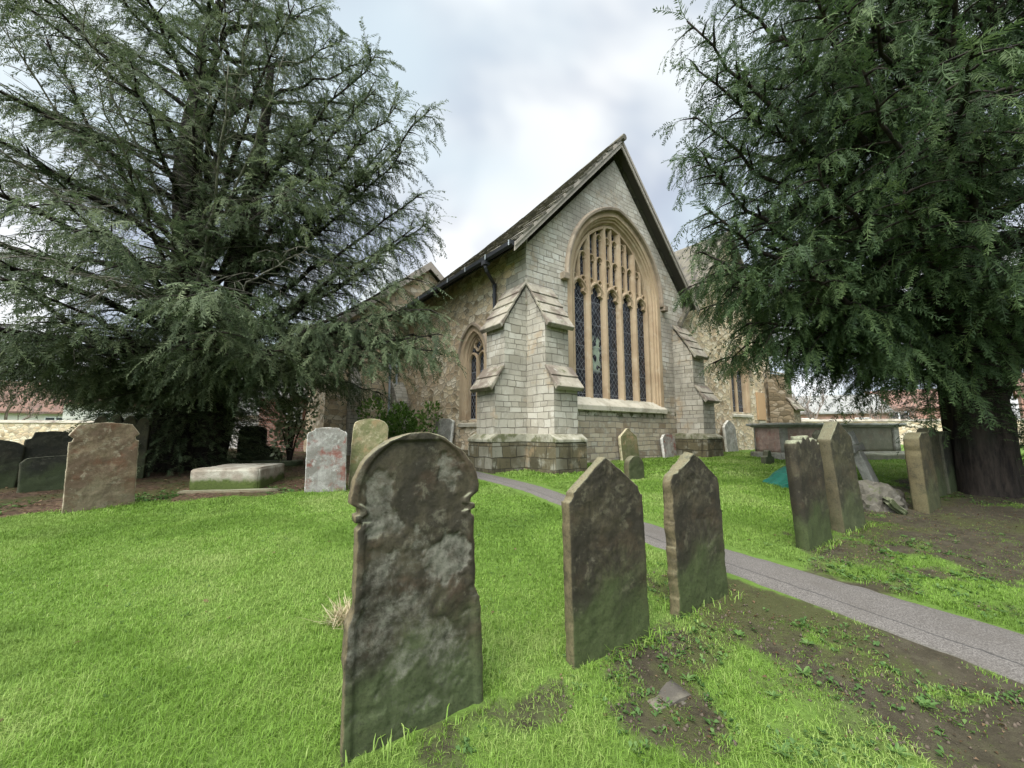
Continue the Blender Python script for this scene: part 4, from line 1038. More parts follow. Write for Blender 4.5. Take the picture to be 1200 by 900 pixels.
def yew(label, base, stems, limbs, leaf, seed, hang=.35, spr_len=.40, sec_len=1.35, sec_step=.24, spr_step=.12, bare=(), shoots=(), bark='bark', start_bare=.22):
    rd_ = random.Random(seed)
    root = empty('yew_tree', (0, 0, 0)); tag(root, label, 'tree', None)
    root.location = (base[0], base[1], gh(base[1]))
    o0 = np.array([base[0], base[1], gh(base[1])])
    fol = Foliage()
    for st in stems:
        mb = MB(); pts = [Vector(p) for p, r_ in st]; rad = [r_ for p, r_ in st]
        # refine
        n = 14; P_ = []; Q_ = []
        s_ = np.linspace(0, len(st) - 1, n * 2)
        arr = np.array([tuple(p) for p in pts]); 
        for q in s_:
            P_.append(Vector([np.interp(q, range(len(st)), arr[:, k]) for k in range(3)]) + noise.noise_vector(Vector((q * 1.3, seed, 0))) * .08); Q_.append(np.interp(q, range(len(st)), rad))
        mb.tube(P_, Q_, 40)
        for v in mb.bm.verts:
            th = math.atan2(v.co.y - base[1], v.co.x - base[0]); v.co += noise.noise_vector(Vector((math.cos(th) * 2.2, math.sin(th) * 2.2, v.co.z * .35 + seed))) * .07 + noise.noise_vector(Vector((math.cos(th) * 7, math.sin(th) * 7, v.co.z * .5))) * .05
        for v in mb.bm.verts: v.co -= Vector(o0)
        mb.build('trunk', M[bark], root, smooth=True, uv=False)
    for li, (a, c, r0, foliated) in enumerate(limbs):
        a = np.array(a, float); c = np.array(c, float); dv = c - a; Ln = np.linalg.norm(dv)
        mid = a + dv * .5 + np.array([rd_.uniform(-.3, .3), rd_.uniform(-.3, .3), Ln * (.10 if dv[2] < Ln * .3 else -.06)])
        pts = bez(a, mid, c, 14)
        for i in range(1, 13): pts[i] += np.array([rd_.gauss(0, .035) for _ in range(3)])
        mb = MB(); mb.tube([Vector(p - o0) for p in pts], [r0 * (1 - .88 * (i / 13) ** .8) for i in range(14)], 7)
        ns = int(Ln / sec_step); side = 1
        for i in range(ns):
            t = start_bare + (1 - start_bare) * (i + rd_.random()) / ns
            f = t * 13; i0 = min(12, int(f)); p = pts[i0] + (pts[i0 + 1] - pts[i0]) * (f - i0); tg = pts[i0 + 1] - pts[i0]; tg /= np.linalg.norm(tg)
            side = -side
            d_ = rotz(tg, side * rd_.uniform(.6, 1.15)); d_[2] = d_[2] * .5 + rd_.uniform(-.25, .18); d_ /= np.linalg.norm(d_)
            sl = sec_len * (1.05 - .75 * t) * rd_.uniform(.6, 1.25) * min(1.0, Ln / 3.5)
            m_ = 6; q = [p]; dd = d_.copy()
            for k in range(m_):
                dd = dd + np.array([rd_.gauss(0, .10), rd_.gauss(0, .10), -.07 * hang * 3 + rd_.gauss(0, .06)]); dd /= np.linalg.norm(dd); q.append(q[-1] + dd * sl / m_)
            mb.tube([Vector(z - o0) for z in q], [max(.003, r0 * .22 * (1 - k / (m_ + .5))) for k in range(m_ + 1)], 4, cap=False)
            if not foliated: 
                for k in range(3):
                    j = rd_.randint(2, m_); z0 = q[j]; e = rotz(dd, rd_.uniform(-1, 1)); mb.tube([Vector(z0 - o0), Vector(z0 + e * sl * .3 - o0), Vector(z0 + e * sl * .5 + np.array([0, 0, rd_.uniform(-.1, .1)]) - o0)], [.005, .004, .002], 3, cap=False)
                continue
            s_ = .15; sd = 1; tot = sl
            while s_ < tot:
                f2 = s_ / tot * m_; k0 = min(m_ - 1, int(f2)); pp = q[k0] + (q[k0 + 1] - q[k0]) * (f2 - k0); tg2 = (q[k0 + 1] - q[k0]); tg2 = tg2 / np.linalg.norm(tg2); sd = -sd
                e = rotz(tg2, sd * rd_.uniform(.45, 1.0)); e[2] -= hang * rd_.uniform(.3, 1.9); fol.add(pp, e, spr_len * rd_.uniform(.45, 1.25)); s_ += spr_step * rd_.uniform(.7, 1.3)
            for _ in range(2):
                e = dd + np.array([rd_.gauss(0, .25), rd_.gauss(0, .25), -hang * rd_.uniform(0, 1)]); fol.add(q[-1], e, spr_len * rd_.uniform(.8, 1.2))
        if foliated:
            for k in range(int(Ln / .06)):      # sprays straight off the bough
                f = rd_.uniform(start_bare, 1) * 13; i0 = min(12, int(f)); p = pts[i0] + (pts[i0 + 1] - pts[i0]) * (f - i0); tg = pts[i0 + 1] - pts[i0]; tg /= np.linalg.norm(tg)
                e = rotz(tg, rd_.choice((-1, 1)) * rd_.uniform(.4, 1.4)); e[2] += rd_.uniform(-1.2, .5); fol.add(p, e, spr_len * rd_.uniform(.7, 1.2))
            for k in range(6):
                p = pts[13 - k // 2]; tg = pts[13] - pts[10]; tg /= np.linalg.norm(tg); e = rotz(tg, rd_.uniform(-.6, .6)); e[2] -= hang * rd_.uniform(0, .8); fol.add(p, e, spr_len * rd_.uniform(.8, 1.3))
        mb.build('branch', M[bark if foliated else 'bark_pale'], root, smooth=True, uv=False, recalc=False)
    for (cx, cy, z0, z1, r_, n, ln) in shoots:
        for k in range(n):
            th = rd_.uniform(0, 6.283); z = rd_.uniform(z0, z1); q = r_ * rd_.uniform(.35, 1.0)
            fol.add((cx + q * math.cos(th), cy + q * math.sin(th), z), (math.cos(th), math.sin(th), rd_.uniform(-.5, .7)), ln * rd_.uniform(.7, 1.3))
    f = fol.build('crown', M[leaf], root, seed)
    f.location = tuple(-o0)
    print(label[:20], 'sprays', len(fol.p))
    return root
def auto_limbs(cx, cy, n, z0, z1, rmax, seed, skip=None, ymul=1.0):
    rd_ = random.Random(seed); out = []
    for i in range(n):
        t = (i + rd_.random() * .6) / n; z = z0 + (z1 - z0) * t; az = i * 2.39996 + rd_.uniform(-.3, .3)
        Lr = rmax * (1 - .62 * t ** 1.5) * rd_.uniform(.75, 1.08)
        tip = (cx + Lr * math.cos(az), cy + Lr * math.sin(az) * ymul, z + Lr * (-.06 + .75 * t) + rd_.uniform(-.3, .4))
        if skip and skip(tip): continue
        out.append(((cx + .15 * math.cos(az), cy + .15 * math.sin(az), z), tip, .095 * (1 - .5 * t), True))
    return out
lx, ly = -7.15, 8.7
L_stems = [[((lx, ly, .5), .62), ((lx, ly, 2.2), .48), ((lx - .1, ly, 4.5), .36), ((lx - .4, ly, 7.5), .24), ((lx - .5, ly + .1, 11.5), .06)],
           [((lx + .5, ly + .1, .6), .4), ((lx + .75, ly + .15, 3.5), .30), ((lx + .9, ly + .2, 6.5), .22), ((lx + 1.2, ly + .2, 10.5), .05)]]
Lt = [(-1.67, 7.5, 8.1, 4.2), (-2.94, 7.8, 8.83, 5), (-3.13, 8.2, 10.1, 5.5), (-4.33, 7, 9.95, 5), (-1.72, 8, 5.96, 3.0), (-1.86, 7, 4.32, 2.6), (-1.25, 6.6, 3.15, 1.9), 
      (-3.78, 6.5, 2.85, 2.0), (-4.38, 5.8, 3.0, 2.1), (-6.43, 5.5, 3.1, 2.3), (-6.2, 6, 5.7, 3.6), (-6.65, 5, 3.5, 2.4), (-2.97, 7.6, 6.8, 3.8), (-2.68, 8, 7.7, 4.2),
      (-6.54, 9, 12.2, 7), (-4.84, 6, 3.4, 2.2), (-4.15, 7, 7.3, 4.0), (-5.4, 6.2, 8.3, 4.6), (-5.2, 5.8, 4.6, 2.8), (-8.2, 5.8, 4.2, 2.4), (-8.4, 6.3, 6.4, 3.6), (-8.5, 6.5, 8.6, 5), (-2.6, 7.6, 5.0, 2.8), (-1.4, 6.7, 3.6, 2.2), (-1.9, 7.0, 3.7, 2.3), (-1.35, 6.8, 2.9, 1.8), (-2.0, 7.8, 5.7, 3.0), (-1.9, 7.9, 6.5, 3.4), (-2.4, 7.6, 8.3, 4.5), (-2.3, 7.7, 7.3, 4.0), (-1.8, 7.2, 3.3, 2.0), (-8.5, 5.5, 2.9, 2.4), (-9.5, 6.5, 2.8, 2.3), (-7.6, 5.8, 2.9, 2.3), (-9.0, 7.5, 2.5, 2.1), (-10.5, 8.0, 2.7, 2.2), (-10.8, 9.5, 2.6, 2.2), (-9.6, 9.6, 2.3, 2.0), (-12, 8.6, 3.0, 2.4), (-11.5, 10.5, 2.8, 2.3)]
limbsL = [((lx + .2, ly - .1, s), (x, y, z), .085, True) for x, y, z, s in Lt]
limbsL += auto_limbs(lx, ly, 72, 2.5, 12.5, 5.2, 3, skip=lambda t: t[0] > -2.9)
for q0, q1, rr0 in [((.3, -.4, 4.0), (-4.5, 5.7, 7.3), .06), ((.2, -.4, 4.2), (-3.9, 6.2, 8.2), .05), ((0, -.4, 3.9), (-7.2, 4.9, 4.1), .05), ((0, -.3, 4.6), (-7.9, 4.9, 6.2), .05), ((.2, -.4, 3.8), (-5.6, 5.2, 3.6), .045),
                    ((.1, -.4, 4.4), (-6.1, 5.1, 6.9), .05), ((-.2, -.3, 5.2), (-8.4, 5.6, 8.4), .05), ((.3, -.4, 5.4), (-4.6, 6.3, 9.4), .05), ((0, -.4, 3.2), (-7.9, 5.2, 2.9), .04), ((.3, -.3, 3.4), (-3.4, 6.4, 4.6), .045), ((.1, -.4, 5.0), (-6.8, 5.2, 8.4), .045)]:
    limbsL.append(((lx + q0[0], ly + q0[1], q0[2]), q1, rr0, False))
yew('tall spreading yew with grey green drooping sprays and bare pale limbs, left of the church', (lx, ly), L_stems, limbsL, 'leaf_grey', 5, hang=.38, spr_step=.10, sec_step=.21,
    shoots=[(lx + .1, ly, .75, 3.6, 1.3, 3600, .36), (lx + .1, ly, 1.6, 4.5, 1.6, 1200, .36)])
rx, ry = 7.02, 6.05
R_stems = [[((rx - .03, ry, -.2), .60), ((rx, ry, .72), .36), ((rx, ry, 2.2), .30), ((rx + .1, ry, 4.0), .28), ((rx + .3, ry, 6.5), .20), ((rx + .4, ry, 10.5), .06)],
           [((rx + .15, ry + .1, 1.7), .2), ((rx + .8, ry - .2, 3.4), .24), ((rx + 1.8, ry - .5, 6.5), .12), ((rx + 2.2, ry - .6, 9), .04)]]
Rt = [(2.57, 5.20, 7.50, 3.80), (2.78, 5.40, 6.90, 3.60), (2.81, 5.60, 6.30, 3.40), (2.90, 5.80, 5.70, 3.20), (2.88, 5.60, 4.80, 3.00), (2.83, 5.60, 4.10, 2.80), (3.35, 6.00, 3.75, 2.80), (3.58, 6.00, 3.15, 2.20), (3.75, 6.20, 2.90, 2.10), (4.31, 5.50, 3.40, 2.20),
      (5.12, 5.40, 3.10, 2.10), (3.48, 4.60, 6.60, 4.20), (3.50, 4.20, 7.20, 4.60), (5.03, 4.50, 3.70, 2.60), (3.90, 4.00, 5.50, 3.60), (5.00, 3.60, 5.00, 3.40), (3.80, 4.60, 4.80, 3.20), (3.33, 5.80, 3.90, 2.70), (3.60, 5.00, 3.90, 2.70), (4.40, 4.20, 4.20, 3.00), (4.60, 3.60, 6.60, 4.60),
      (4.20, 4.60, 8.20, 5.50), (3.40, 5.60, 8.60, 5.80), (4.40, 5.20, 9.40, 6.40), (6.20, 3.20, 4.40, 3.00), (6.40, 3.00, 6.20, 4.40), (5.90, 4.20, 3.20, 2.40), (3.90, 6.60, 3.20, 2.50), (4.00, 7.00, 4.60, 3.20), (4.30, 7.40, 6.20, 4.20), (7.30, 3.40, 3.60, 2.60), (3.28, 6.30, 5.00, 3.20), (5.50, 3.40, 7.60, 5.20)]
limbsR = [((rx - .2, ry - .1, s), (x, y, z), .095, True) for x, y, z, s in Rt]
limbsR += auto_limbs(rx, ry, 96, 2.75, 10.5, 5.6, 8, skip=lambda t: t[0] < 3.3 or t[1] < 1.2 or (t[2] < 3.2 and t[0] < 4.6))
yew('massive dark green yew with thick trunk and low hanging boughs, right of the path', (rx, ry), R_stems, limbsR, 'leaf_green', 9, hang=.62, spr_len=.36, sec_len=1.25, sec_step=.16, spr_step=.08, start_bare=.15,
    shoots=[(rx + .75, ry - .1, .8, 2.4, .55, 500, .28), (rx - .3, ry, 1.4, 2.6, .55, 300, .28)])

# ------------------------------------------------------------------ shrubs
def shrub(label, x, y, rx_, ry_, h, n, m, leafL, seed, z0=0.0, cat='bush', name='bush', lobes=7):
    r = np.random.default_rng(seed); root = empty(name, (x, y, gh(y) + z0)); tag(root, label, cat)
    C_ = np.column_stack([r.normal(0, .38, lobes) * rx_, r.normal(0, .38, lobes) * ry_, h * r.uniform(.35, .8, lobes)])
    k = r.integers(0, lobes, n); dv = r.normal(0, 1, (n, 3)); dv /= np.linalg.norm(dv, axis=1)[:, None]
    p = C_[k] + dv * np.array([rx_, ry_, h]) * (.16 + .26 * r.random((n, 1)) ** .5); p[:, 2] = np.abs(p[:, 2]) 
    d_ = dv + r.normal(0, .5, (n, 3)) + (0, 0, .3); d_ /= np.linalg.norm(d_, axis=1)[:, None]; s_ = np.cross(d_, r.normal(0, 1, (n, 3))); s_ /= np.linalg.norm(s_, axis=1)[:, None]
    L = leafL * r.uniform(.6, 1.3, (n, 1)); V = np.stack([p, p + d_ * L * .5 + s_ * L * .3, p + d_ * L, p + d_ * L * .5 - s_ * L * .3], 1).reshape(-1, 3)
    np_mesh('crown', V, np.arange(len(V)).reshape(-1, 4), m, root, attrs={'tint': ('FACE', np.clip(r.normal(.5, .25, n), 0, 1))})
    mb = MB()
    for c in C_: mb.tube([(0, 0, -.05), (c[0] * .4, c[1] * .4, c[2] * .5), tuple(c)], [.025, .018, .006], 5)
    mb.build('stem', M['bark'], root, uv=False); return root
M['leaf_bright'] = foliage_mat('bright_leaves', (.035, .075, .012), (.09, .17, .03), (.18, .28, .06))
M['leaf_pale'] = foliage_mat('variegated_leaves', (.09, .12, .05), (.24, .28, .15), (.48, .50, .33))
x, y = on_wall(-.75, 4.6); shrub('rounded bright green shrub growing against the south wall', x, y, .95, .8, 1.45, 2600, M['leaf_bright'], .11, 3)
shrub('pale variegated shrub left of the white red-streaked headstone', -5.1, 9.3, .5, .5, 1.6, 1100, M['leaf_pale'], .11, 4)
x, y = on_wall(-1.0, 5.9); shrub('pale creamy climber showing above the tan headstone', x, y, .8, .4, 1.55, 900, M['leaf_pale'], .09, 6)

# ------------------------------------------------------------------ things beyond the churchyard
M['brick'] = ashlar('red_brick', (.40, .20, .15), (.33, .16, .115), (.47, .28, .22), (.42, .38, .33), row=.075, width=.225, dirt=.2)
M['tile'] = weathered('roof_tiles', (.19, .11, .08), (.13, .08, .065), (.25, .17, .13), 0)
M['greytile'] = weathered('grey_tiles', (.24, .235, .22), (.17, .17, .155), (.32, .31, .28), .2)
M['render'] = flat('pale_render', (.62, .59, .53), .9, .1)
M['pane'] = flat('dark_window_pane', (.04, .045, .05), .15)
M['whitewood'] = flat('white_window_frame', (.75, .75, .73), .6, .05)
def house(label, x, y, yaw, w_, d_, eave, ridge, wall, roof, wins, chim=None):
    root = empty('brick_house' if wall == 'brick' else 'house', (x, y, gh(y)), R(yaw)); tag(root, label, 'house')
    mb = MB(); a, b = w_ / 2, d_ / 2
    mb.hexa([(-a, -b, -.5), (a, -b, -.5), (a, b, -.5), (-a, b, -.5), (-a, -b, eave), (a, -b, eave), (a, b, eave), (-a, b, eave)])
    for s in (-1, 1): mb.prism([(s * a, -b, eave + .001), (s * a, b, eave + .001), (s * a, 0, ridge)], (-s * .25, 0, 0))
    mb.build('wall', M[wall], root)
    mb = MB()
    for s in (-1, 1):
        sl = (ridge - eave) / b
        mb.hexa([(-a - .3, s * (b + .35), eave - .35 * sl), (a + .3, s * (b + .35), eave - .35 * sl), (a + .3, s * .002, ridge), (-a - .3, s * .002, ridge),
                 (-a - .3, s * (b + .35), eave - .35 * sl + .15), (a + .3, s * (b + .35), eave - .35 * sl + .15), (a + .3, s * .002, ridge + .15), (-a - .3, s * .002, ridge + .15)])
    rf = mb.build('roof', M[roof], root)
    if chim is not None:
        mb = MB(); mb.box((chim - .35, -.3, ridge - .6), (chim + .35, .3, ridge + 1.1)); mb.box((chim - .4, -.35, ridge + 1.1), (chim + .4, .35, ridge + 1.25)); mb.build('chimney', M[wall], rf)
    for (wx, wz, ww, wh) in wins:
        mb = MB(); mb.box((wx - ww / 2, -b - .05, wz), (wx + ww / 2, -b + .02, wz + wh)); wn = mb.build('window', M['whitewood'], root)
        for s in (-1, 1):
            mb = MB(); mb.box((wx + s * ww / 4 - ww / 4 + .06, -b - .065, wz + .08), (wx + s * ww / 4 + ww / 4 - .06, -b - .052, wz + wh - .08)); mb.build('pane', M['pane'], wn)
W4 = [(-2.4, .9, 1.3, 1.2), (2.4, .9, 1.3, 1.2), (-2.4, 3.0, 1.3, 1.1), (2.4, 3.0, 1.3, 1.1)]
house('red brick house with white windows beyond the churchyard, right of the chest tombs', 45, 44, -38, 8.5, 7, 3.2, 5.2, 'brick', 'tile', [(-2.2, 1.6, 1.5, 1.2), (2.2, 1.6, 1.5, 1.2)], 2.0)
house('grey roofed brick house beyond the chest tombs', 35, 45, -25, 9, 7, 2.7, 4.6, 'brick', 'greytile', [(-2.2, .9, 1.3, 1.2), (2.4, .9, 1.3, 1.2)], None)
house('pale rendered house glimpsed right of the great yew trunk', 58, 38, -50, 12, 7, 4.6, 6.8, 'brick', 'tile', W4, 3)
house('white cottage with red roof seen under the left yew', -42, 34, 45, 9, 6, 2.4, 4.8, 'render', 'tile', [(-2.4, .8, 1.2, 1.1), (2.4, .8, 1.2, 1.1)], -3)
house('pale cottage with tiled roof behind the left yew', -26, 30, 35, 9, 6, 2.6, 4.6, 'render', 'tile', [(-2.4, .8, 1.2, 1.1), (2.4, .8, 1.2, 1.1)], 3)
house('low outbuilding with mossy grey slates behind the dark headstones', -11.0, 18.5, 12, 4.6, 3.5, 1.6, 3.0, 'render', 'greytile', [(1.0, .5, .8, .7)])
house('small red brick outbuilding close to the nave', -8.3, 15.2, 20, 1.8, 2.0, 2.1, 2.9, 'brick', 'greytile', [(.2, .9, .5, .7)])
# churchyard boundary walls
M['brickwall'] = M['brick']
def bwall(label, a, b, h, m='rubble'):
    a = Vector(a); b = Vector(b); d_ = b - a; o = empty('boundary_wall', (a.x, a.y, gh(a.y)), math.atan2(d_.y, d_.x)); tag(o, label, 'wall')
    mb = MB(); mb.box((0, -.12, -.3), (d_.length, .12, h)); mb.build('wall', M[m], o)
    mb = MB(); mb.prism([(0, -.17, h + .002), (0, .17, h + .002), (0, .0, h + .14)], (d_.length, 0, 0)); mb.build('coping', M['cap'], o)
bwall('low pale boundary wall on the far right side of the churchyard', (14, 22), (60, 16), 1.2)
bwall('low pale boundary wall beyond the left yew', (-13.5, 22), (-60, 14), 1.1, 'rubble')
# bare winter trees
def bare_tree(label, x, y, H_, seed, spread=.5):
    rd_ = random.Random(seed); root = empty('bare_tree', (x, y, gh(y))); tag(root, label, 'tree', 'bare winter trees beyond the churchyard')
    tr, cr_ = MB(), MB()
    def grow(p, d_, L, r_, lev):
        q = [p]; n = 4
        for k in range(n):
            d_ = (d_ + Vector((rd_.gauss(0, .12), rd_.gauss(0, .12), .06))).normalized(); q.append(q[-1] + d_ * L / n)
        (tr if lev == 0 else cr_).tube(q, [r_ * (1 - .5 * k / n) for k in range(n + 1)], 7 if lev == 0 else 3, cap=False)
        if lev >= 4: return
        for k in range(rd_.randint(3, 5) if lev < 3 else 5):
            t = rd_.uniform(.35, 1.0); b_ = q[min(n, int(t * n + .5))]; ax = Vector((rd_.gauss(0, 1), rd_.gauss(0, 1), rd_.gauss(0, .5))).normalized()
            e = (d_ + ax * rd_.uniform(.5, 1.0)).normalized(); grow(b_, e, L * rd_.uniform(.5, .75), r_ * .5, lev + 1)
    grow(Vector((0, 0, -.1)), Vector((0, 0, 1)), H_ * .34, H_ * .022, 0)
    tr.build('trunk', M['twig'], root, uv=False, recalc=False); cr_.build('crown', M['twig'], root, uv=False, recalc=False)
bt = [(24, 34, 6.5, 'bare pinkish winter tree right beside the chapel buttress'), (29, 38, 7.5, 'tall bare winter tree behind the grey roofed house'), (33, 36, 5.5, 'low bare winter tree above the plain chest tomb'), (38, 38, 6.5, 'bare winter tree between the two brick houses'),
      (41, 36, 4.5, 'small bare tree before the red brick house'), (52, 36, 7, 'bare winter tree left of the great yew trunk'), (56, 31, 6, 'bare winter tree glimpsed past the great yew trunk'), (-34, 27, 6, 'bare winter tree before the white cottage'), (-22, 25, 5.5, 'bare winter tree before the pale cottage'),
      (-16, 24, 5, 'bare winter tree behind the mossy slate outbuilding'), (-44, 26, 7, 'bare winter tree at the far left edge'), (27, 30, 4.5, 'small bare tree just past the reddish chest tomb')]
for i, (x, y, h_, lb) in enumerate(bt): bare_tree(lb, x, y, h_, 40 + i)
#GRASS
# ------------------------------------------------------------------ grass, weeds, litter
M['grass'] = foliage_mat('grass_blades', (.088, .158, .020), (.158, .270, .038), (.265, .338, .10))
M['grass_dull'] = foliage_mat('weed_leaves', (.035, .075, .018), (.07, .135, .035), (.13, .20, .06))
M['litter'] = foliage_mat('fallen_leaves', (.045, .028, .015), (.11, .065, .035), (.22, .15, .09))
KEEP = [(-.405, 1.86, 30, .31, .06), (.535, 2.335, 29.5, .29, .055), (1.25, 2.80, 33, .29, .06), (2.79, 3.83, 31, .24, .07), (3.5, 4.3, 29, .25, .08), (-5.12, 5.12, 47, .32, .05), (-2.8, 6.16, 20, .29, .06), (-2.31, 6.52, 14, .29, .06)]
def blades(n, x0, x1, y0, y1, hmin, hmax, wd, r, dens=1.0, wedge=1.55):
    X = r.uniform(x0, x1, n); Y = r.uniform(y0, y1, n); q = np.abs(X) < wedge * Y + .6; X, Y = X[q], Y[q]
    P_ = np.stack([X, Y], 1); L = lawn(P_); k = (r.random(len(X)) < np.clip(L * 1.1 - .04 + 1.3 * (fbm(X + 5, Y, 7.0) - .44) * (L < .7) * (X > 0), .03, 1)) & ~(seg_dist(P_, PC) < PW - .03 + .09 * (fbm(X, Y, 5.0) - .5))
    for (sx, sy, yw, hw, th) in KEEP:
        c, s = math.cos(R(yw)), math.sin(R(yw)); u_ = (X - sx) * c + (Y - sy) * s; v_ = -(X - sx) * s + (Y - sy) * c; k &= ~((np.abs(u_) < hw) & (np.abs(v_) < th))
    X, Y, L = X[k], Y[k], L[k]; n = len(X)
    bz = (fbm(X, Y, 2.2) - .5) * .05 + (fbm(X + 9, Y, 9.0) - .5) * .025
    Zg = ghn(Y) + bz - .008
    pt = fbm(X + 3, Y + 8, 3.0)
    h = r.uniform(hmin, hmax, n) * (.7 + .5 * pt) * (.45 + .6 * L); az = r.uniform(0, 6.283, n); lean = r.uniform(.15, 1.25, n)
    dx_, dy_ = np.cos(az), np.sin(az); w_ = wd * r.uniform(.6, 1.3, n)
    b = np.stack([X, Y, Zg], 1); sd = np.stack([-dy_ * w_, dx_ * w_, 0 * w_], 1)
    m = b + np.stack([dx_ * h * lean * .28, dy_ * h * lean * .28, h * .62], 1)
    t = b + np.stack([dx_ * h * lean, dy_ * h * lean, h * (1.02 - .38 * lean)], 1)
    V = np.stack([b - sd, b + sd, m + sd * .75, m - sd * .75, t + sd * .12, t - sd * .12], 1).reshape(-1, 3)
    a = np.arange(n)[:, None] * 6; F = np.concatenate([a + [0, 1, 2, 3], a + [3, 2, 4, 5]], 1).reshape(-1, 4)
    patch = fbm(X, Y + 40, .9, 3); big = fbm(X + 77, Y, 3.4, 3)
    tn = np.clip(.5 + (patch - .5) * 1.5 + (big - .5) * .9 + r.normal(0, .16, n) + (r.random(n) < .04) * .5 - .35 * (1 - L) - .22 * sstep(X, -.1, .9) * sstep(Y, 3.2, 2.2), 0, 1)
    return V, F, np.repeat(tn, 2)
r = np.random.default_rng(3); parts = []
parts.append(blades(230000, -4.2, 4.6, 1.0, 2.6, .016, .056, .0016, r))
parts.append(blades(330000, -6.8, 7.2, 2.6, 4.8, .016, .046, .0021, r))
parts.append(blades(260000, -9.5, 10.0, 4.8, 7.5, .018, .044, .0036, r))
parts.append(blades(130000, -6, 16, 7.5, 13.5, .03, .06, .008, r))
o_ = 0; VV, FF, TT = [], [], []
for V, F, T in parts: VV.append(V); FF.append(F + o_); TT.append(T); o_ += len(V)
tag(np_mesh('grass', np.concatenate(VV), np.concatenate(FF), M['grass'], attrs={'tint': ('FACE', np.concatenate(TT))}), kind='stuff')
print('blades', o_ // 6)
# longer tussocks hugging the stones and the path edge
def tuft_pts():
    out = []
    for (sx, sy, yw, hw, th) in KEEP:
        for _ in range(40):
            u_ = r.uniform(-hw - .05, hw + .05); v_ = r.choice([-1, 1]) * (th + abs(r.normal(0, .03))); c, s = math.cos(R(yw)), math.sin(R(yw)); out.append((sx + u_ * c - v_ * s, sy + u_ * s + v_ * c, 1))
    return out
tp = tuft_pts()
X = np.array([p[0] for p in tp]); Y = np.array([p[1] for p in tp]); n = len(X)
X = np.repeat(X, 4) + r.normal(0, .015, n * 4); Y = np.repeat(Y, 4) + r.normal(0, .015, n * 4); n *= 4
h = r.uniform(.03, .10, n); az = r.uniform(0, 6.283, n); lean = r.uniform(.2, 1.2, n); w_ = .0028; dx_, dy_ = np.cos(az), np.sin(az)
b = np.stack([X, Y, ghn(Y) - .015], 1); sd = np.stack([-dy_ * w_, dx_ * w_, 0 * dx_], 1); m = b + np.stack([dx_ * h * lean * .3, dy_ * h * lean * .3, h * .65], 1); t = b + np.stack([dx_ * h * lean, dy_ * h * lean, h * (1.02 - .4 * lean)], 1)
V = np.stack([b - sd, b + sd, m + sd * .8, m - sd * .8, t + sd * .1, t - sd * .1], 1).reshape(-1, 3); a = np.arange(n)[:, None] * 6
tag(np_mesh('grass', V, np.concatenate([a + [0, 1, 2, 3], a + [3, 2, 4, 5]], 1).reshape(-1, 4), M['grass'], attrs={'tint': ('FACE', np.repeat(np.clip(r.normal(.5, .25, n), 0, 1), 2))}), kind='stuff')
# broad-leaved weeds and clover in the worn turf, dead leaves and clods
def scatter_leaves(name, pts, L, m, flat_=.25, per=1, up=.4, seed=0):
    r = np.random.default_rng(seed); X = np.repeat(pts[:, 0], per); Y = np.repeat(pts[:, 1], per); n = len(X); az = r.uniform(0, 6.283, n)
    X = X + r.normal(0, L * .5, n); Y = Y + r.normal(0, L * .5, n)
    bz = (fbm(X, Y, 2.2) - .5) * .05 + (fbm(X + 9, Y, 9.0) - .5) * .025
    p = np.stack([X, Y, ghn(Y) + bz + .004], 1); d_ = np.stack([np.cos(az), np.sin(az), r.uniform(0, up, n)], 1); s_ = np.stack([-np.sin(az), np.cos(az), r.normal(0, flat_, n)], 1); l = L * r.uniform(.5, 1.4, (n, 1))
    V = np.stack([p, p + d_ * l * .5 + s_ * l * .3 + (0, 0, .006), p + d_ * l, p + d_ * l * .5 - s_ * l * .3 + (0, 0, .006)], 1).reshape(-1, 3)
    return tag(np_mesh(name, V, np.arange(len(V)).reshape(-1, 4), m, attrs={'tint': ('FACE', np.clip(r.normal(.5, .25, n), 0, 1))}), kind='stuff')
def pick(n, x0, x1, y0, y1, f):
    P_ = np.stack([r.uniform(x0, x1, n), r.uniform(y0, y1, n)], 1); L = lawn(P_); return P_[(r.random(n) < f(L, P_)) & ~on_path(P_, .02)]
worn = lambda L, P_: np.clip(1 - abs(L - .45) * 2, 0, 1) * (fbm(P_[:, 0], P_[:, 1], 3.1) > .5)
scatter_leaves('ground_weeds', pick(2600, -.2, 3.2, 1.2, 3.4, worn), .022, M['grass_dull'], per=5, up=.7, seed=1)
scatter_leaves('ground_weeds', pick(2600, 2, 8, 3, 7.5, worn), .035, M['grass_dull'], per=4, up=.6, seed=2)
scatter_leaves('ground_cover', pick(5200, -9, -1.6, 4.4, 7.6, lambda L, P_: (L < .6) * np.clip((fbm(P_[:, 0], P_[:, 1], 1.4) - .47) * 6, 0, 1) * sstep(polyline_side(P_, np.array([(-14, 2.6), (-5.9, 4.6), (-4.66, 5.45), (-3.03, 5.95), (-1.8, 6.5)])), 1.1, .2)), .05, M['leaf_pale'] if False else M['grass_dull'], per=4, up=.7, seed=3)
scatter_leaves('fallen_leaves', pick(5200, -10, -1.5, 4.4, 11, lambda L, P_: (L < .35) * .8), .045, M['litter'], seed=4, up=.3)
scatter_leaves('fallen_leaves', pick(3000, 1, 8.5, 1.8, 7.5, lambda L, P_: (L < .5) * .45), .022, M['litter'], seed=5, up=.3)
scatter_leaves('fallen_leaves', pick(160, -3, 3, 1.3, 5, lambda L, P_: .5 + 0 * L), .035, M['litter'], seed=6, up=.3)
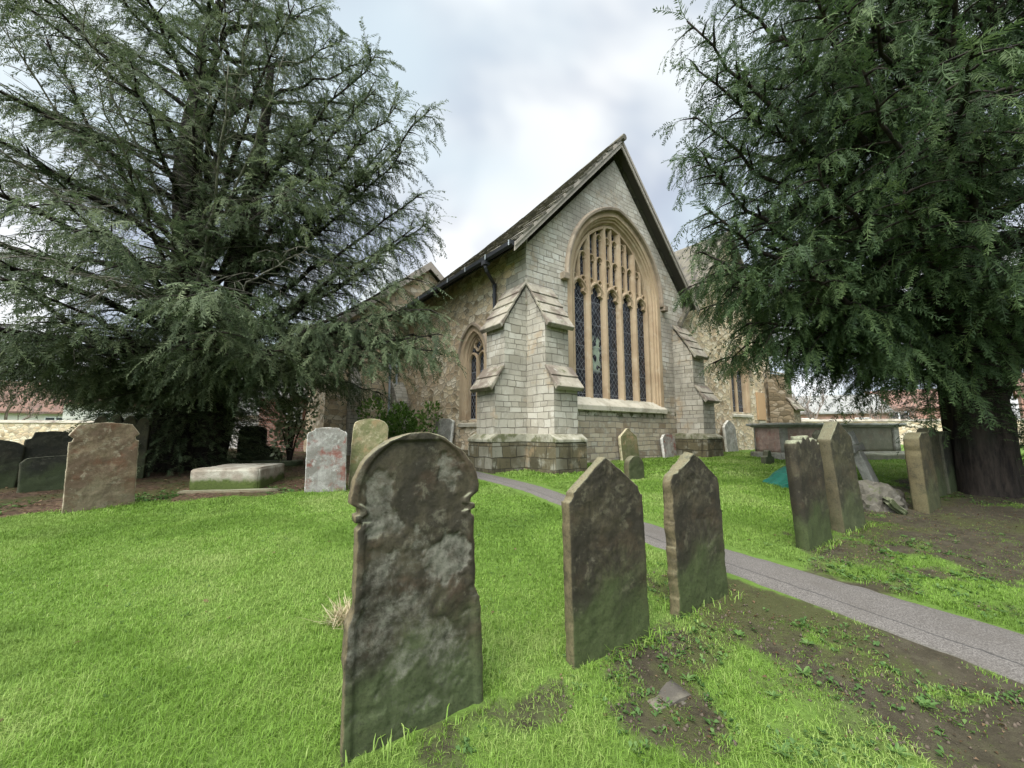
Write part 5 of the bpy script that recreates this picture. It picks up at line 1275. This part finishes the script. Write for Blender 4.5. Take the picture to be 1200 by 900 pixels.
# crumbs of earth and small stones on the worn ground
pc = pick(9000, .1, 3.4, 1.2, 4.0, lambda L, P_: (L < .55) * .9); n = len(pc); sz = .002 + .011 * r.random((n, 1)) ** 5
OC = np.array([(1, 0, 0), (0, 1, 0), (-1, 0, 0), (0, -1, 0), (0, 0, 1), (0, 0, -1)], float)
bz = (fbm(pc[:, 0], pc[:, 1], 2.2) - .5) * .05 + (fbm(pc[:, 0] + 9, pc[:, 1], 9.0) - .5) * .025
V = (OC[None] * r.uniform(.6, 1.3, (n, 6, 1)) * sz[:, :, None] + np.column_stack([pc, ghn(pc[:, 1]) + bz + .002])[:, None, :]).reshape(-1, 3)
FO = np.array([(0, 1, 4), (1, 2, 4), (2, 3, 4), (3, 0, 4), (1, 0, 5), (2, 1, 5), (3, 2, 5), (0, 3, 5)])
M['crumb'] = flat('earth_crumbs', (.075, .058, .042), .95, .5, 30)
tag(np_mesh('earth_crumbs', V, (np.arange(n)[:, None, None] * 6 + FO[None]).reshape(-1, 3), M['crumb']), kind='stuff')
scatter_leaves('fallen_needles', pick(16000, .1, 8, 1.2, 7.5, lambda L, P_: (L < .6) * .8), .013, M['litter'], seed=8, up=.2)
scatter_leaves('ground_weeds', pick(1500, -4, 4, 1.2, 5, lambda L, P_: (L > .8) * (fbm(P_[:, 0] + 20, P_[:, 1], 1.7) > .56)), .014, M['grass_dull'], per=5, up=.9, seed=9)
# a few rosettes one can count
def rosette(x, y, s, lb, seed):
    rr_ = np.random.default_rng(seed); n = 9; az = np.arange(n) * 2.4 + rr_.normal(0, .2, n); V = []
    for i in range(n):
        L = s * rr_.uniform(.7, 1.15); d_ = np.array([math.cos(az[i]), math.sin(az[i]), .25 + .25 * rr_.random()]); q = np.array([-math.sin(az[i]), math.cos(az[i]), 0])
        p = np.array([0, 0, .005]); V += [p, p + d_ * L * .4 + q * L * .16, p + d_ * L * .8 + q * L * .12 + (0, 0, -.02 * s), p + d_ * L + (0, 0, -.10 * L), p + d_ * L * .8 - q * L * .12 + (0, 0, -.02 * s), p + d_ * L * .4 - q * L * .16]
    V = np.array(V); a = np.arange(n)[:, None] * 6; F = np.concatenate([a + [0, 1, 2, 3], a + [0, 3, 4, 5]], 1).reshape(-1, 4)
    o = np_mesh('weed_plant', V, F, M['grass_dull'], attrs={'tint': ('FACE', np.clip(rr_.normal(.7, .2, 2 * n), 0, 1))}); o.location = (x, y, zt(x, y)); tag(o, lb, 'weed', 'broad-leaved weeds in the worn turf')
GW = 'broad-leaved weed rosette in the muddy turf between the front headstones and the path'
for i, (x, y, s) in enumerate([(.86, 2.12, .07), (1.05, 1.72, .09), (1.45, 2.15, .08), (1.30, 2.45, .07), (1.62, 2.35, .06), (1.85, 1.95, .08), (.32, 2.05, .06), (1.5, 1.72, .07), (1.2, 2.0, .06)]): rosette(x, y, s * .62, GW, i)
# the pale dead tuft left of the big stone
n = 260; az = r.uniform(0, 6.283, n); ln = r.uniform(.05, .13, n); X = -1.02 + r.normal(0, .05, n); Y = 2.62 + r.normal(0, .05, n)
b = np.stack([X, Y, ghn(Y) + .01], 1); d_ = np.stack([np.cos(az) * ln, np.sin(az) * ln, ln * r.uniform(.1, .9, n)], 1); sd = np.stack([-np.sin(az), np.cos(az), 0 * az], 1) * .003
V = np.stack([b - sd, b + sd, b + d_ + sd * .3, b + d_ - sd * .3], 1).reshape(-1, 3)
M['straw'] = foliage_mat('dead_grass', (.24, .19, .10), (.40, .34, .20), (.52, .47, .32))
tag(np_mesh('grass_tuft', V, np.arange(4 * n).reshape(-1, 4), M['straw'], attrs={'tint': ('FACE', r.random(n))}), 'pale dead tuft of straw-coloured grass left of the big front headstone', 'grass tuft')
